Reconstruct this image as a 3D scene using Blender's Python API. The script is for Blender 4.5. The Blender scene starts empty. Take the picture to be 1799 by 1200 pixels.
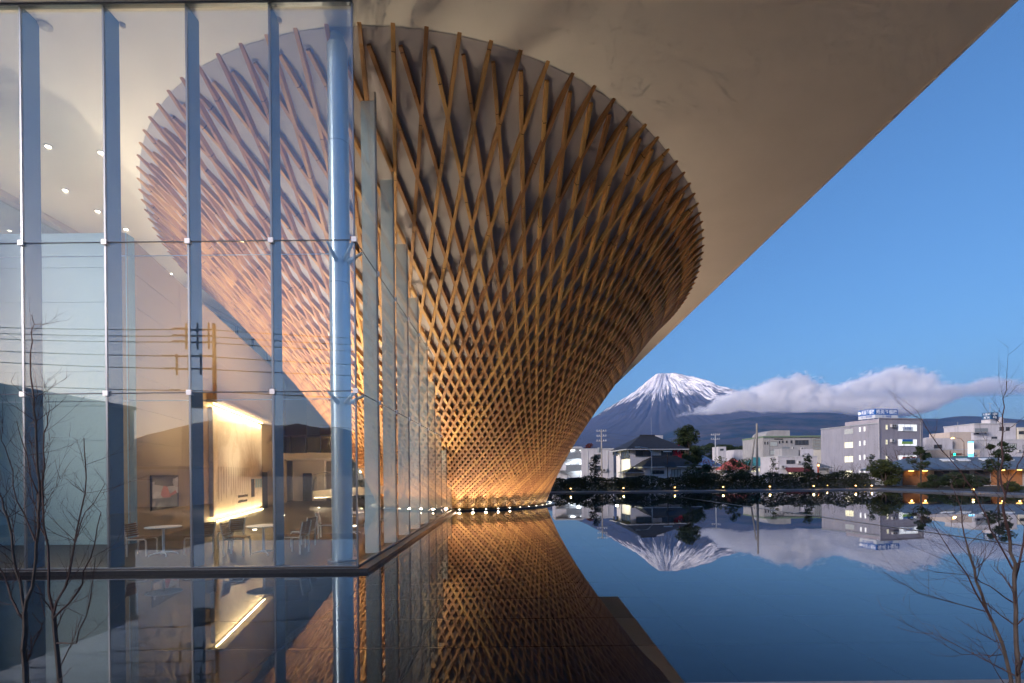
import bpy, math, random
import numpy as np
from mathutils import Vector, Matrix
S = bpy.context.scene
R = math.radians
C = S.collection
random.seed(7)

# ------------------------------------------------------------------ camera (17 mm shift lens, eye 2.1 m above the pond)
EYE, ROLL = 2.1, 0.0105
cam_d = bpy.data.cameras.new('camera'); cam = bpy.data.objects.new('camera', cam_d); C.objects.link(cam)
cam_d.sensor_width = 36.0; cam_d.lens = 17.0; cam_d.shift_y = 0.129
cam_d.clip_start = 0.05; cam_d.clip_end = 90000
cam.matrix_world = Matrix.Translation((0, 0, EYE)) @ Matrix.Rotation(R(90), 4, 'X') @ Matrix.Rotation(-ROLL, 4, 'Z')
S.camera = cam

# ------------------------------------------------------------------ sky, sun, exposure (dusk, glow behind the camera on the left)
SUN_AZ = math.atan2(-0.848, -0.530)          # direction to the sun in plan (x = sin, y = cos)
SUN_EL = R(4.0)
w = bpy.data.worlds.new('World'); S.world = w; w.use_nodes = True
nt = w.node_tree; nt.nodes.clear()
sky = nt.nodes.new('ShaderNodeTexSky'); sky.sky_type = 'NISHITA'; sky.sun_disc = False
sky.sun_elevation = SUN_EL; sky.sun_rotation = SUN_AZ
sky.altitude = 100; sky.air_density = 1.0; sky.dust_density = 1.8; sky.ozone_density = 3.4
bg = nt.nodes.new('ShaderNodeBackground'); bg.inputs['Strength'].default_value = 0.063
wo = nt.nodes.new('ShaderNodeOutputWorld')
tn = nt.nodes.new('ShaderNodeMix'); tn.data_type = 'RGBA'; tn.blend_type = 'MULTIPLY'; tn.inputs[0].default_value = 1.0; tn.inputs[7].default_value = (1.0, 1.0, 1.07, 1)
nt.links.new(sky.outputs[0], tn.inputs[6]); nt.links.new(tn.outputs[2], bg.inputs[0]); nt.links.new(bg.outputs[0], wo.inputs[0])
sun_d = bpy.data.lights.new('sun', 'SUN'); sun_d.energy = 1.0; sun_d.angle = R(18); sun_d.color = (1.0, 0.86, 0.80)
sun = bpy.data.objects.new('sun', sun_d); C.objects.link(sun)
sdir = Vector((math.sin(SUN_AZ) * math.cos(R(20)), math.cos(SUN_AZ) * math.cos(R(20)), math.sin(R(20))))
sun.rotation_euler = sdir.to_track_quat('Z', 'Y').to_euler(); sun.location = (-30, -30, 60)
S.view_settings.view_transform = 'Standard'; S.view_settings.look = 'None'
S.view_settings.gamma = 1.0; S.view_settings.use_curve_mapping = False
S.view_settings.exposure = 2.5
cy = S.cycles
cy.use_denoising = True
try: cy.denoiser = 'OPENIMAGEDENOISE'
except Exception: pass
cy.max_bounces = 8; cy.diffuse_bounces = 4; cy.glossy_bounces = 3; cy.transmission_bounces = 4
cy.transparent_max_bounces = 24; cy.volume_bounces = 6
cy.caustics_reflective = True; cy.caustics_refractive = False
cy.sample_clamp_indirect = 4.0; cy.use_light_tree = True
cy.use_adaptive_sampling = True; cy.adaptive_threshold = 0.04; cy.adaptive_min_samples = 16

# ------------------------------------------------------------------ helpers
F = 849.5
def at(px, py, y):
    """point of the place seen at photo position (px, py), y metres in front of the camera"""
    u, v = px - 900, 832 - py
    return Vector(((u + ROLL * v) * y / F, y, EYE + (v - ROLL * u) * y / F))
def ground_at(px, py, z=0.0):
    u, v = px - 900, 832 - py
    y = (z - EYE) * F / (v - ROLL * u)
    return at(px, py, y)

class NT:
    """small node-tree writer"""
    def __init__(s, m):
        m.use_nodes = True; s.t = m.node_tree; s.t.nodes.clear()
        s.out = s.n('ShaderNodeOutputMaterial')
    def n(s, kind, ins=None, **kw):
        x = s.t.nodes.new(kind)
        for k, v in kw.items(): setattr(x, k, v)
        for k, v in (ins or {}).items():
            if hasattr(v, 'is_output'): s.t.links.new(v, x.inputs[k])
            else: x.inputs[k].default_value = v
        return x
    def math(s, op, a, b=0.0, c=0.0, clamp=False):
        x = s.n('ShaderNodeMath', {0: a, 1: b, 2: c}, operation=op, use_clamp=clamp); return x.outputs[0]
    def link(s, a, b): s.t.links.new(a, b)
    def coord(s, which='Object'): return s.n('ShaderNodeTexCoord').outputs[which]
    def noise(s, vec, scale, detail=4, rough=0.55, dist=0.0):
        return s.n('ShaderNodeTexNoise', {'Vector': vec, 'Scale': scale, 'Detail': detail, 'Roughness': rough, 'Distortion': dist})
    def ramp(s, fac, stops, interp='LINEAR'):
        x = s.n('ShaderNodeValToRGB', {0: fac}); r = x.color_ramp; r.interpolation = interp
        while len(r.elements) < len(stops): r.elements.new(0.5)
        for e, (p, c) in zip(r.elements, stops):
            e.position = p; e.color = (c, c, c, 1) if isinstance(c, (int, float)) else (*c, 1)
        return x.outputs[0]
    def mix(s, fac, a, b, kind='MIX'):
        x = s.n('ShaderNodeMix', data_type='RGBA', blend_type=kind)
        for k, v in ((0, fac), (6, a), (7, b)):
            if hasattr(v, 'is_output'): s.link(v, x.inputs[k])
            else: x.inputs[k].default_value = v if not isinstance(v, tuple) or len(v) == 4 else (*v, 1)
        return x.outputs[2]
    def mapping(s, vec, scale=(1, 1, 1), loc=(0, 0, 0)):
        return s.n('ShaderNodeMapping', {'Vector': vec, 'Scale': scale, 'Location': loc}).outputs[0]
    def schlick(s, f0, power=5.0):
        g = s.n('ShaderNodeNewGeometry')
        d = s.n('ShaderNodeVectorMath', {0: g.outputs['Normal'], 1: g.outputs['Incoming']}, operation='DOT_PRODUCT').outputs['Value']
        c = s.math('SUBTRACT', 1.0, s.math('ABSOLUTE', d), clamp=True)
        return s.math('MULTIPLY_ADD', s.math('POWER', c, power), 1 - f0, f0)

def mat(name, col, rough=0.6, metal=0.0, var=0.12, scale=3.0, bump=0.0, bscale=None, emit=None, spec=0.5, rnd=0.0, coord='Object', streak=0.0):
    m = bpy.data.materials.new(name); t = NT(m)
    b = t.n('ShaderNodeBsdfPrincipled', {'Roughness': rough, 'Metallic': metal, 'Specular IOR Level': spec})
    v = t.coord(coord); nz = t.noise(v, scale)
    lo = tuple(c * (1 - var) for c in col); hi = tuple(min(1, c * (1 + var)) for c in col)
    c = t.ramp(nz.outputs[0], [(0.3, lo), (0.7, hi)])
    if streak:                                                     # rain streaks and grime
        sn = t.noise(t.mapping(v, (1.6, 1.6, 0.12)), 1.0, 5, 0.65); sm = t.noise(v, 0.5, 3)
        k = t.math('MULTIPLY', t.ramp(sn.outputs[0], [(0.45, 0.0), (0.75, 1.0)]), t.ramp(sm.outputs[0], [(0.35, 0.25), (0.65, 1.0)]))
        c = t.mix(t.math('MULTIPLY', k, streak), c, tuple(q * 0.35 for q in col))
    if rnd:
        oi = t.n('ShaderNodeObjectInfo').outputs['Random']
        hv = t.n('ShaderNodeHueSaturation', {'Color': c, 'Value': t.math('MULTIPLY_ADD', oi, 2 * rnd, 1 - rnd)}); c = hv.outputs[0]
    t.link(c, b.inputs['Base Color'])
    if bump:
        bn = t.noise(v, bscale or scale * 6, 3)
        t.link(t.n('ShaderNodeBump', {'Height': bn.outputs[0], 'Strength': bump, 'Distance': 0.02}).outputs[0], b.inputs['Normal'])
    if emit:
        b.inputs['Emission Color'].default_value = (*emit[0], 1); b.inputs['Emission Strength'].default_value = emit[1]
    t.link(b.outputs[0], t.out.inputs[0])
    return m

class MB:
    """collects shapes, builds ONE mesh object"""
    def __init__(s): s.v = []; s.f = []
    def add(s, vs, fs):
        o = len(s.v); s.v += [tuple(p) for p in vs]; s.f += [tuple(i + o for i in f) for f in fs]; return s
    def box(s, x0, x1, y0, y1, z0, z1, M=None):
        vs = [(x, y, z) for z in (z0, z1) for x, y in ((x0, y0), (x1, y0), (x1, y1), (x0, y1))]
        if M is not None: vs = [M @ Vector(p) for p in vs]
        return s.add(vs, [(3, 2, 1, 0), (4, 5, 6, 7), (0, 1, 5, 4), (1, 2, 6, 5), (2, 3, 7, 6), (3, 0, 4, 7)])
    def prism(s, poly, z0, z1, M=None):
        n = len(poly)
        vs = [(x, y, z0) for x, y in poly] + [(x, y, z1) for x, y in poly]
        if M is not None: vs = [M @ Vector(p) for p in vs]
        return s.add(vs, [tuple(range(n))[::-1], tuple(range(n, 2 * n))] + [(i, (i + 1) % n, n + (i + 1) % n, n + i) for i in range(n)])
    def tube(s, pts, rad, n=8, cap=True):
        pts = [Vector(p) for p in pts]; k = len(pts)
        if not hasattr(rad, '__len__'): rad = [rad] * k
        vs = []; up = None
        for i, p in enumerate(pts):
            d = (pts[min(i + 1, k - 1)] - pts[max(i - 1, 0)]).normalized()
            if up is None: up = Vector((0, 0, 1)) if abs(d.z) < 0.9 else Vector((1, 0, 0))
            a = d.cross(up).normalized(); b = a.cross(d); up = b
            vs += [p + (a * math.cos(2 * math.pi * j / n) + b * math.sin(2 * math.pi * j / n)) * rad[i] for j in range(n)]
        fs = [(i * n + j, i * n + (j + 1) % n, (i + 1) * n + (j + 1) % n, (i + 1) * n + j) for i in range(k - 1) for j in range(n)]
        if cap: fs += [tuple(range(n)), tuple(range((k - 1) * n, k * n))[::-1]]
        return s.add(vs, fs)
    def lathe(s, prof, n=16, M=None):
        vs = [(r * math.cos(2 * math.pi * j / n), r * math.sin(2 * math.pi * j / n), z) for r, z in prof for j in range(n)]
        if M is not None: vs = [M @ Vector(p) for p in vs]
        k = len(prof)
        return s.add(vs, [(i * n + j, i * n + (j + 1) % n, (i + 1) * n + (j + 1) % n, (i + 1) * n + j) for i in range(k - 1) for j in range(n)]
                     + [tuple(range(n))[::-1], tuple(range((k - 1) * n, k * n))])
    def mesh(s, name):
        me = bpy.data.meshes.new(name); me.from_pydata(s.v, [], s.f); me.update(); return me
    def build(s, name, m, parent=None, smooth=False):
        return obj(name, s.mesh(name), m, parent, smooth)

def obj(name, me, m=None, parent=None, smooth=False):
    if m is not None and not me.materials: me.materials.append(m)
    if smooth: me.polygons.foreach_set('use_smooth', [True] * len(me.polygons))
    o = bpy.data.objects.new(name, me); C.objects.link(o)
    if parent is not None: o.parent = parent
    return o
def tag(o, label=None, cat=None, group=None, kind=None):
    if label: o['label'] = label
    if cat: o['category'] = cat
    if group: o['group'] = group
    if kind: o['kind'] = kind
    return o
def thing(name, label, cat, loc=(0, 0, 0), rz=0.0, group=None):
    o = bpy.data.objects.new(name, None); C.objects.link(o); o.empty_display_size = 0.2
    o.location = loc; o.rotation_euler = (0, 0, rz)
    return tag(o, label, cat, group)
def copy_tree(o, parent=None):
    c = o.copy(); C.objects.link(c); c.parent = parent
    for ch in list(o.children): copy_tree(ch, c)
    return c
def lamp(name, kind, loc, energy, col, parent=None, **kw):
    d = bpy.data.lights.new(name, kind); d.energy = energy; d.color = col
    for k, v in kw.items(): setattr(d, k, v)
    o = bpy.data.objects.new(name, d); C.objects.link(o); o.location = loc
    if parent is not None: o.parent = parent
    return o
def aim(o, d): o.rotation_euler = Vector(d).to_track_quat('-Z', 'Y').to_euler()
# ------------------------------------------------------------------ materials of the museum
M_ceil = mat('plaster ceiling', (0.82, 0.79, 0.75), 0.8, var=0.03, scale=0.6)
M_shell = mat('grey shell board', (0.47, 0.43, 0.45), 0.75, var=0.05, scale=0.8)
M_stone = mat('black granite', (0.022, 0.021, 0.023), 0.28, var=0.35, scale=14)
M_metal = mat('painted steel', (0.52, 0.64, 0.74), 0.30, 0.55, var=0.04)
M_frame = mat('aluminium frame', (0.22, 0.24, 0.27), 0.35, 0.8, var=0.05)
M_clamp = mat('satin steel clamp', (0.80, 0.78, 0.80), 0.4, 0.2, var=0.03)
M_white = mat('white wall paint', (0.74, 0.72, 0.69), 0.7, var=0.02, scale=0.8)
M_wall = mat('warm plaster wall', (0.60, 0.54, 0.46), 0.75, var=0.03, scale=0.7)
M_floor = mat('brown floor boards', (0.035, 0.026, 0.020), 0.42, var=0.18, scale=1.2)
M_dark = mat('dark paint and recess shade', (0.03, 0.03, 0.033), 0.6)  # dark frame paint, also the painted shade of niche and doorways
M_rubber = mat('black rubber seal', (0.02, 0.02, 0.02), 0.6)

def wood_material(name, c0, c1, knots=True):
    m = bpy.data.materials.new(name); t = NT(m)
    uv = t.n('ShaderNodeUVMap').outputs[0]
    oi = t.n('ShaderNodeObjectInfo').outputs['Random']
    off = t.n('ShaderNodeVectorMath', {0: uv, 1: t.n('ShaderNodeCombineXYZ', {0: t.math('MULTIPLY', oi, 37.0), 1: t.math('MULTIPLY', oi, 91.0)}).outputs[0]}, operation='ADD').outputs[0]
    g = t.noise(t.mapping(off, (55, 1.6, 1)), 1.0, 5, 0.6)
    g2 = t.noise(t.mapping(off, (3, 0.45, 1)), 1.0, 2)
    c = t.mix(t.math('MULTIPLY_ADD', g2.outputs[0], 0.55, t.math('MULTIPLY', g.outputs[0], 0.45)), c0, c1)
    hv = t.n('ShaderNodeHueSaturation', {'Color': c, 'Value': t.math('MULTIPLY_ADD', oi, 0.62, 0.70), 'Hue': t.math('MULTIPLY_ADD', oi, 0.022, 0.489)})
    c = hv.outputs[0]
    if knots:
        vo = t.n('ShaderNodeTexVoronoi', {'Vector': t.mapping(off, (7, 1.7, 1)), 'Scale': 1.0})
        k = t.ramp(vo.outputs['Distance'], [(0.06, 1.0), (0.11, 0.0)])
        c = t.mix(t.math('MULTIPLY', k, 0.75), c, (0.05, 0.022, 0.01))
    sv = t.n('ShaderNodeSeparateXYZ', {0: off}).outputs[1]; fr_ = t.math('FRACT', t.math('MULTIPLY', sv, 0.31))
    c = t.mix(t.ramp(fr_, [(0.0, 0.8), (0.006, 0.0)], 'CONSTANT'), c, (0.06, 0.03, 0.015))
    b = t.n('ShaderNodeBsdfPrincipled', {'Base Color': c, 'Roughness': 0.5, 'Specular IOR Level': 0.35})
    t.link(t.n('ShaderNodeBump', {'Height': g.outputs[0], 'Strength': 0.12, 'Distance': 0.004}).outputs[0], b.inputs['Normal'])
    t.link(b.outputs[0], t.out.inputs[0]); return m
M_beam = wood_material('cypress lattice', (0.42, 0.21, 0.08), (0.62, 0.34, 0.14))

def glass_material(name, f0, tint, power=5.0):
    m = bpy.data.materials.new(name); t = NT(m)
    tr = t.n('ShaderNodeBsdfTransparent', {'Color': (*tint, 1)})
    gl = t.n('ShaderNodeBsdfGlossy', {'Color': (1, 1, 1, 1), 'Roughness': 0.0})
    mx = t.n('ShaderNodeMixShader', {0: t.schlick(f0, power), 1: tr.outputs[0], 2: gl.outputs[0]})
    t.link(mx.outputs[0], t.out.inputs[0]); return m
M_glass = glass_material('clear facade glass', 0.16, (0.955, 0.975, 0.97))
M_side = glass_material('clear side glass', 0.012, (0.97, 0.985, 0.98), 6.0)
M_pane_small = glass_material('clear balustrade glass', 0.05, (0.9, 0.96, 0.93))
m = bpy.data.materials.new('laminated fin glass'); t = NT(m)
tr = t.n('ShaderNodeBsdfTransparent', {'Color': (0.55, 0.66, 0.70, 1)})
df = t.n('ShaderNodeBsdfPrincipled', {'Base Color': (0.64, 0.76, 0.78, 1), 'Roughness': 0.3})
mx = t.n('ShaderNodeMixShader', {0: t.math('MULTIPLY_ADD', t.schlick(0.0, 3.0), 0.06, 0.88), 1: tr.outputs[0], 2: df.outputs[0]})
t.link(mx.outputs[0], t.out.inputs[0]); M_fin = m
m = bpy.data.materials.new('blue fin glass'); t = NT(m)
tr = t.n('ShaderNodeBsdfTransparent', {'Color': (0.45, 0.60, 0.72, 1)})
df = t.n('ShaderNodeBsdfPrincipled', {'Base Color': (0.15, 0.27, 0.42, 1), 'Roughness': 0.22})
mx = t.n('ShaderNodeMixShader', {0: 0.80, 1: tr.outputs[0], 2: df.outputs[0]})
t.link(mx.outputs[0], t.out.inputs[0]); M_finb = m

# ------------------------------------------------------------------ lattice cone
CX, CY, ZC = -3.40, 33.5, 12.5
NB = 152
def cone_b(z): 
    return ((-3.02288882e-03 * z + 1.04551039e-01) * z + 4.42090731e-01) * z + 5.55 + 0.9 * (z / ZC) ** 14
B0, B1 = cone_b(0), cone_b(ZC)
def cone_a(z): return 5.7 + 8.6 * max(0, (cone_b(z) - B0) / (B1 - B0)) ** 0.9
TT = np.linspace(0, 2 * np.pi, 721)
class Level:
    """ellipse at height z, addressed by fraction of its perimeter; phi = 0 is the side nearest the camera"""
    def __init__(s, z, inset=0.0):
        s.z = z; s.a = cone_a(z) - inset; s.b = cone_b(z) - inset
        x = s.a * np.sin(TT); y = -s.b * np.cos(TT)
        s.s = np.concatenate([[0], np.cumsum(np.hypot(np.diff(x), np.diff(y)))]); s.per = s.s[-1]
    def angle(s, f): return np.interp(np.mod(f, 1.0) * s.per, s.s, TT)
    def point(s, f):
        a = s.angle(f); return np.stack([CX + s.a * np.sin(a), CY - s.b * np.cos(a), np.full_like(a, s.z)], -1)
def surf(f, z, h=0.02):
    """points and outward normals for arrays of f at one height"""
    L = Level(z); P = L.point(f)
    L2 = Level(min(z + h, ZC)) if z + h <= ZC else Level(z - h)
    Q = L2.point(f); up = (Q - P) * (1 if z + h <= ZC else -1)
    tg = L.point(f + 1e-4) - P
    n = np.cross(tg, up); n /= np.linalg.norm(n, axis=-1, keepdims=True)
    return P, n
# path of a member: Clairaut's rule (perimeter radius x sin(angle) constant), nodes at the crossings
zs = np.linspace(ZC, 0.12, 400); ph = [0.0]
for z0, z1 in zip(zs[:-1], zs[1:]):
    zm = (z0 + z1) / 2; per = Level(zm).per; r = per / (2 * math.pi)
    db = (cone_b(z0) - cone_b(z1)); da = cone_a(z0) - cone_a(z1)
    ds = math.hypot(z0 - z1, (da + db) / 2)
    sa = min(0.8, 4.15 / r); ph.append(ph[-1] + ds * sa / math.sqrt(1 - sa * sa) / per)
ph = np.array(ph); step = 0.5 / NB
rows_phi = np.arange(0, ph[-1], step); rows_z = np.interp(rows_phi, ph, zs)
rows_phi = np.append(rows_phi, ph[-1]); rows_z = np.append(rows_z, zs[-1])
NR = len(rows_z)
BW = 0.048                      # half width of a timber at the rim
def depth_of(z): return 0.18 + 0.13 * (1 - np.asarray(z) / ZC)
def family(sign, off):
    base = np.arange(NB) / NB
    P = np.zeros((NR, NB, 3)); N = np.zeros((NR, NB, 3))
    for i in range(NR):
        q_, z_ = rows_phi[i], rows_z[i]
        if i == 0 and sign > 0: q_ = 0.22 * step; z_ = float(np.interp(q_, ph, zs))     # this family starts a little below the rim, under the other
        P[i], N[i] = surf(base + sign * q_, z_)
    T = np.gradient(P, axis=0); T /= np.linalg.norm(T, axis=-1, keepdims=True)
    W = np.cross(N, T); W /= np.linalg.norm(W, axis=-1, keepdims=True)
    O = P - N * off; I = P - N * depth_of(rows_z)[:, None, None]
    bw = (BW + 0.017 * (1 - rows_z / ZC))[:, None, None]                  # a little broader towards the foot
    V = np.stack([O - W * bw, O + W * bw, I + W * bw, I - W * bw], 2)       # NR, NB, 4, 3
    Ls = np.concatenate([np.zeros((1, NB)), np.cumsum(np.linalg.norm(np.diff(P, axis=0), axis=-1), 0)])
    return V, Ls
faces = []
uvs = []
for i in range(NR - 1):
    for j in range(4):
        k = (j + 1) % 4
        faces.append((i * 4 + j, i * 4 + k, i * 4 + 4 + k, i * 4 + 4 + j))
faces += [(3, 2, 1, 0), tuple((NR - 1) * 4 + j for j in range(4))]
UX = (0.0, 0.12, 0.39, 0.51, 0.78)
def beam_mesh(name, V, L):
    me = bpy.data.meshes.new(name); me.from_pydata(V.reshape(-1, 3).tolist(), [], faces); 
    uv = []
    for i in range(NR - 1):
        for j in range(4):
            uv += [UX[j], L[i], UX[j + 1], L[i], UX[j + 1], L[i + 1], UX[j], L[i + 1]]
    uv += [0, 0, .12, 0, .12, .27, 0, .27] * 2
    me.uv_layers.new(name='UVMap').data.foreach_set('uv', uv)
    return me
cone = thing('lattice_cone', 'huge flared cone clad in a diagonal timber lattice rising from the pond to the soffit', 'cone', (CX, CY, 0))
def in_cone(o): o.parent = cone; o.matrix_parent_inverse = Matrix.Translation((-CX, -CY, 0)); return o
members = []
for sign, off in ((1, 0.010), (-1, 0.0)):
    V, Ls = family(sign, off)
    for k in range(NB):
        members.append((V[:, k], Ls[:, k], V[:, k, 0, 1].mean()))
members.sort(key=lambda q: q[2])
for V, L, _ in members[:300]:
    in_cone(obj('lattice_beam', beam_mesh('lattice_beam', V, L), M_beam))
# the few members on the far side
vv = np.concatenate([q[0].reshape(-1, 3) for q in members[300:]])
if len(vv):
    ff = [tuple(i + n * NR * 4 for i in f) for n in range(len(members) - 300) for f in faces]
    me = bpy.data.meshes.new('lattice_beams_far'); me.from_pydata(vv.tolist(), [], ff)
    me.uv_layers.new(name='UVMap')
    tag(in_cone(obj('far_side_lattice', me, M_beam)), kind='stuff')
# shell behind the lattice
mb = MB(); n = 160; lv = np.linspace(0.0, ZC - 0.012, 44); fr = np.arange(n) / n
for z in lv:
    P, N = surf(fr, float(z)); mb.v += [tuple(p) for p in (P - N * float(depth_of(z) - 0.025))]
mb.v = [(x, y, min(max(z, -0.3), ZC - 0.012)) for x, y, z in mb.v]
mb.f = [(i * n + j, i * n + (j + 1) % n, (i + 1) * n + (j + 1) % n, (i + 1) * n + j) for i in range(len(lv) - 1) for j in range(n)]
in_cone(mb.build('shell', M_shell, smooth=True))
# stone ring at the foot, flush with the water, with uplights let into it
def ell(n, off, z): 
    L = Level(0); a, b = L.a + off, L.b + off
    return [(CX + a * math.sin(2 * math.pi * i / n), CY - b * math.cos(2 * math.pi * i / n), z) for i in range(n)]
def ring(n, o0, o1, z0, z1):
    m_ = MB(); v = ell(n, o0, z0) + ell(n, o1, z0) + ell(n, o1, z1) + ell(n, o0, z1)
    fs = [(q * n + i, q * n + (i + 1) % n, ((q + 1) % 4) * n + (i + 1) % n, ((q + 1) % 4) * n + i) for q in range(4) for i in range(n)]
    return m_.add(v, fs)
ringo = in_cone(ring(96, -0.25, 0.62, -0.2, 0.07).build('base_ring', M_stone))
M_lens = mat('uplight lens', (0.9, 0.85, 0.8), 0.3, emit=((1.0, 0.86, 0.62), 14.0))
M_ltrim = mat('uplight steel trim', (0.4, 0.4, 0.4), 0.3, 0.9)
NU = 50
for i in range(NU):
    a = 2 * math.pi * (i + 0.5) / NU; L = Level(0); ox, oy = (L.a + 0.36) * math.sin(a), -(L.b + 0.36) * math.cos(a)
    if oy > 3.5: continue
    Mx = Matrix.Translation((CX + ox, CY + oy, 0.07))
    q = MB().lathe([(0.075, 0.0), (0.075, 0.022), (0.055, 0.022), (0.055, 0.012)], 12, Mx).build('uplight', M_ltrim, ringo)
    q2 = MB().lathe([(0.054, 0.002), (0.054, 0.016), (0.02, 0.02)], 12, Mx).build('lens', M_lens, ringo)
    l = lamp('uplight_lamp', 'SPOT', (CX + ox, CY + oy, 0.11), 80.0, (1.0, 0.69, 0.46), spot_size=R(112), spot_blend=1.0, shadow_soft_size=0.05)
    nx, ny = -math.sin(a), math.cos(a)
    aim(l, (-nx * 1.15, -ny * 1.15, 1.0))
# ------------------------------------------------------------------ museum hall
hall = thing('museum_hall', 'glass-walled museum hall with a broad flat roof sheltering the timber cone', 'building', (-3.4, 10.6, 0))
def in_hall(o): o.parent = hall; o.matrix_parent_inverse = Matrix.Translation((3.4, -10.6, 0)); return o
GX, GY, ZF = -3.40, 10.60, 0.10
XW = -26.0
# roof slab: eave runs almost along the view
in_hall(MB().prism([(XW - 3, 10.42), (11.27, 10.42), (12.25, 57.0), (XW - 3, 57.0)], ZC, ZC + 0.55).build('roof_slab', M_ceil))
in_hall(MB().prism([(11.29, 10.41), (11.33, 10.41), (12.31, 57.02), (12.27, 57.02)], ZC - 0.03, ZC + 0.62).build('eave_trim', M_clamp))
# floor
in_hall(MB().prism([(XW, GY - 0.03), (GX, GY - 0.03), (GX, 28.6), (-9.0, 33), (-9, 57), (XW, 57)], -0.3, ZF).build('floor', M_floor))
# stone sill round the glass
in_hall(MB().prism([(XW, GY - 0.17), (GX + 0.27, GY - 0.17), (GX + 0.27, 28.0), (GX + 0.03, 28.0), (GX + 0.03, GY - 0.035), (XW, GY - 0.035)], -0.3, 0.085).build('stone_sill', M_stone))
PW = 1.822
jx = [GX - PW * k for k in range(7)]
rows = [ZF, 3.95, 7.26, ZC - 0.02]
for k in range(6):
    for r in range(3):
        g = 0.008
        in_hall(MB().box(jx[k + 1] + g, jx[k] - g, GY, GY + 0.02, rows[r] + g, rows[r + 1] - g).build('front_pane', M_glass))
def cut_height(y):
    """height of the cone's timber face on the plane of the side glass"""
    lo, hi = 0.0, ZC
    for _ in range(40):
        mid = (lo + hi) / 2
        if CY - cone_b(mid) + 0.02 < y: hi = mid
        else: lo = mid
    return lo
jy = [GY + PW * k for k in range(11)]
for k in range(10):
    y0, y1 = jy[k] + 0.03, jy[k + 1] - 0.008
    for r in range(3):
        z0, z1 = rows[r] + 0.008, rows[r + 1] - 0.008
        ya = min(y1, 27.7); n = 7; top = []
        for i in range(n + 1):
            y = y0 + (ya - y0) * i / n; zt = min(z1, cut_height(y) if y > 11.3 else 99)
            top.append((y, zt))
        top = [p for p in top if p[1] > z0 + 0.02]
        if len(top) < 2: continue
        poly = [(top[-1][0], z0), (top[0][0], z0)] + top
        m_ = MB(); nn = len(poly)
        m_.add([(GX - 0.02, y, z) for y, z in poly] + [(GX, y, z) for y, z in poly],
               [tuple(range(nn)), tuple(range(nn, 2 * nn))[::-1]] + [(i, (i + 1) % nn, nn + (i + 1) % nn, nn + i) for i in range(nn)])
        in_hall(m_.build('side_pane', M_side))
# glass fins behind every joint, thin edge strips
for k in range(1, 7):
    in_hall(MB().box(jx[k] - 0.012, jx[k] + 0.012, GY + 0.035, GY + 0.43, ZF, ZC - 0.01).build('glass_fin', M_finb))
    in_hall(MB().box(jx[k] - 0.02, jx[k] + 0.02, GY - 0.006, GY + 0.034, ZF, ZC - 0.01).build('joint_strip', M_frame))
in_hall(MB().box(GX - 0.021, GX + 0.012, GY - 0.012, GY + 0.028, ZF, ZC - 0.01).build('corner_strip', M_frame))
for k in range(1, 10):
    zt = cut_height(jy[k]) - 0.25
    if zt < 0.6: continue
    in_hall(MB().box(GX - 0.385, GX - 0.035, jy[k] - 0.012, jy[k] + 0.012, ZF, zt).build('glass_fin', M_fin))
    in_hall(MB().box(GX - 0.034, GX + 0.006, jy[k] - 0.02, jy[k] + 0.02, ZF, zt + 0.22).build('joint_strip', M_frame))
in_hall(MB().box(XW, GX + 0.01, GY - 0.02, GY + 0.06, ZF - 0.012, ZF + 0.03).build('bottom_rail', M_frame))
in_hall(MB().box(XW, GX + 0.01, GY - 0.03, GY + 0.07, ZC - 0.05, ZC - 0.002).build('head_rail', M_frame))
in_hall(MB().box(GX - 0.06, GX + 0.02, GY + 0.07, 27.6, ZF - 0.012, ZF + 0.03).build('bottom_rail', M_frame))
# square clamps and tie rods
for zr in rows[1:3]:
    for x in jx[:7]:
        in_hall(MB().box(x - 0.055, x + 0.055, GY - 0.045, GY - 0.008, zr - 0.055, zr + 0.055).build('clamp', M_clamp))
    in_hall(MB().tube([(jx[6], GY - 0.004, zr), (GX, GY - 0.004, zr)], 0.012, 6).build('joint_rod', M_frame))
    in_hall(MB().tube([(jx[6], GY + 0.44, zr - 0.10), (GX - 0.6, GY + 0.44, zr - 0.10)], 0.010, 6).build('tie_rod', M_metal))
    ye = [y for y in jy[1:10] if cut_height(y) > zr + 0.1]
    for y in ye: in_hall(MB().box(GX + 0.008, GX + 0.045, y - 0.055, y + 0.055, zr - 0.055, zr + 0.055).build('clamp', M_clamp))
    in_hall(MB().tube([(GX + 0.005, GY, zr), (GX + 0.005, ye[-1] + 1.2, zr)], 0.012, 6).build('joint_rod', M_frame))
    in_hall(MB().tube([(GX - 0.47, GY + 0.5, zr - 0.10), (GX - 0.47, ye[-1] + 0.8, zr - 0.10)], 0.010, 6).build('tie_rod', M_metal))
# steel corner column with bracket arms
col = in_hall(MB().lathe([(0.235, 0), (0.235, ZC - ZF - 0.3), (0.16, ZC - ZF - 0.12), (0.16, ZC - ZF - 0.01)], 32, Matrix.Translation((-4.02, 11.42, ZF))).build('steel_column', M_metal, smooth=False))
MB().lathe([(0.34, 0), (0.34, 0.03), (0.25, 0.035)], 24, Matrix.Translation((-4.02, 11.42, ZF + 0.001))).build('base_plate', M_frame, col)
for zw in (3.2, 6.6, 9.9): MB().lathe([(0.2355, 0), (0.239, 0.006), (0.2355, 0.012)], 32, Matrix.Translation((-4.02, 11.42, zw))).build('weld_seam', M_frame, col)
for zr in rows[1:3]:
    for e in ((GX - 0.03, GY + 0.03), (GX - 0.62, GY + 0.05), (GX - 0.03, GY + 0.62)):
        MB().tube([(-4.02 + (e[0] + 4.02) * .33, 11.42 + (e[1] - 11.42) * .28, zr - 0.16), (e[0], e[1], zr - 0.01)], [0.055, 0.03], 8).build('bracket_arm', M_metal, col)
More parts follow.
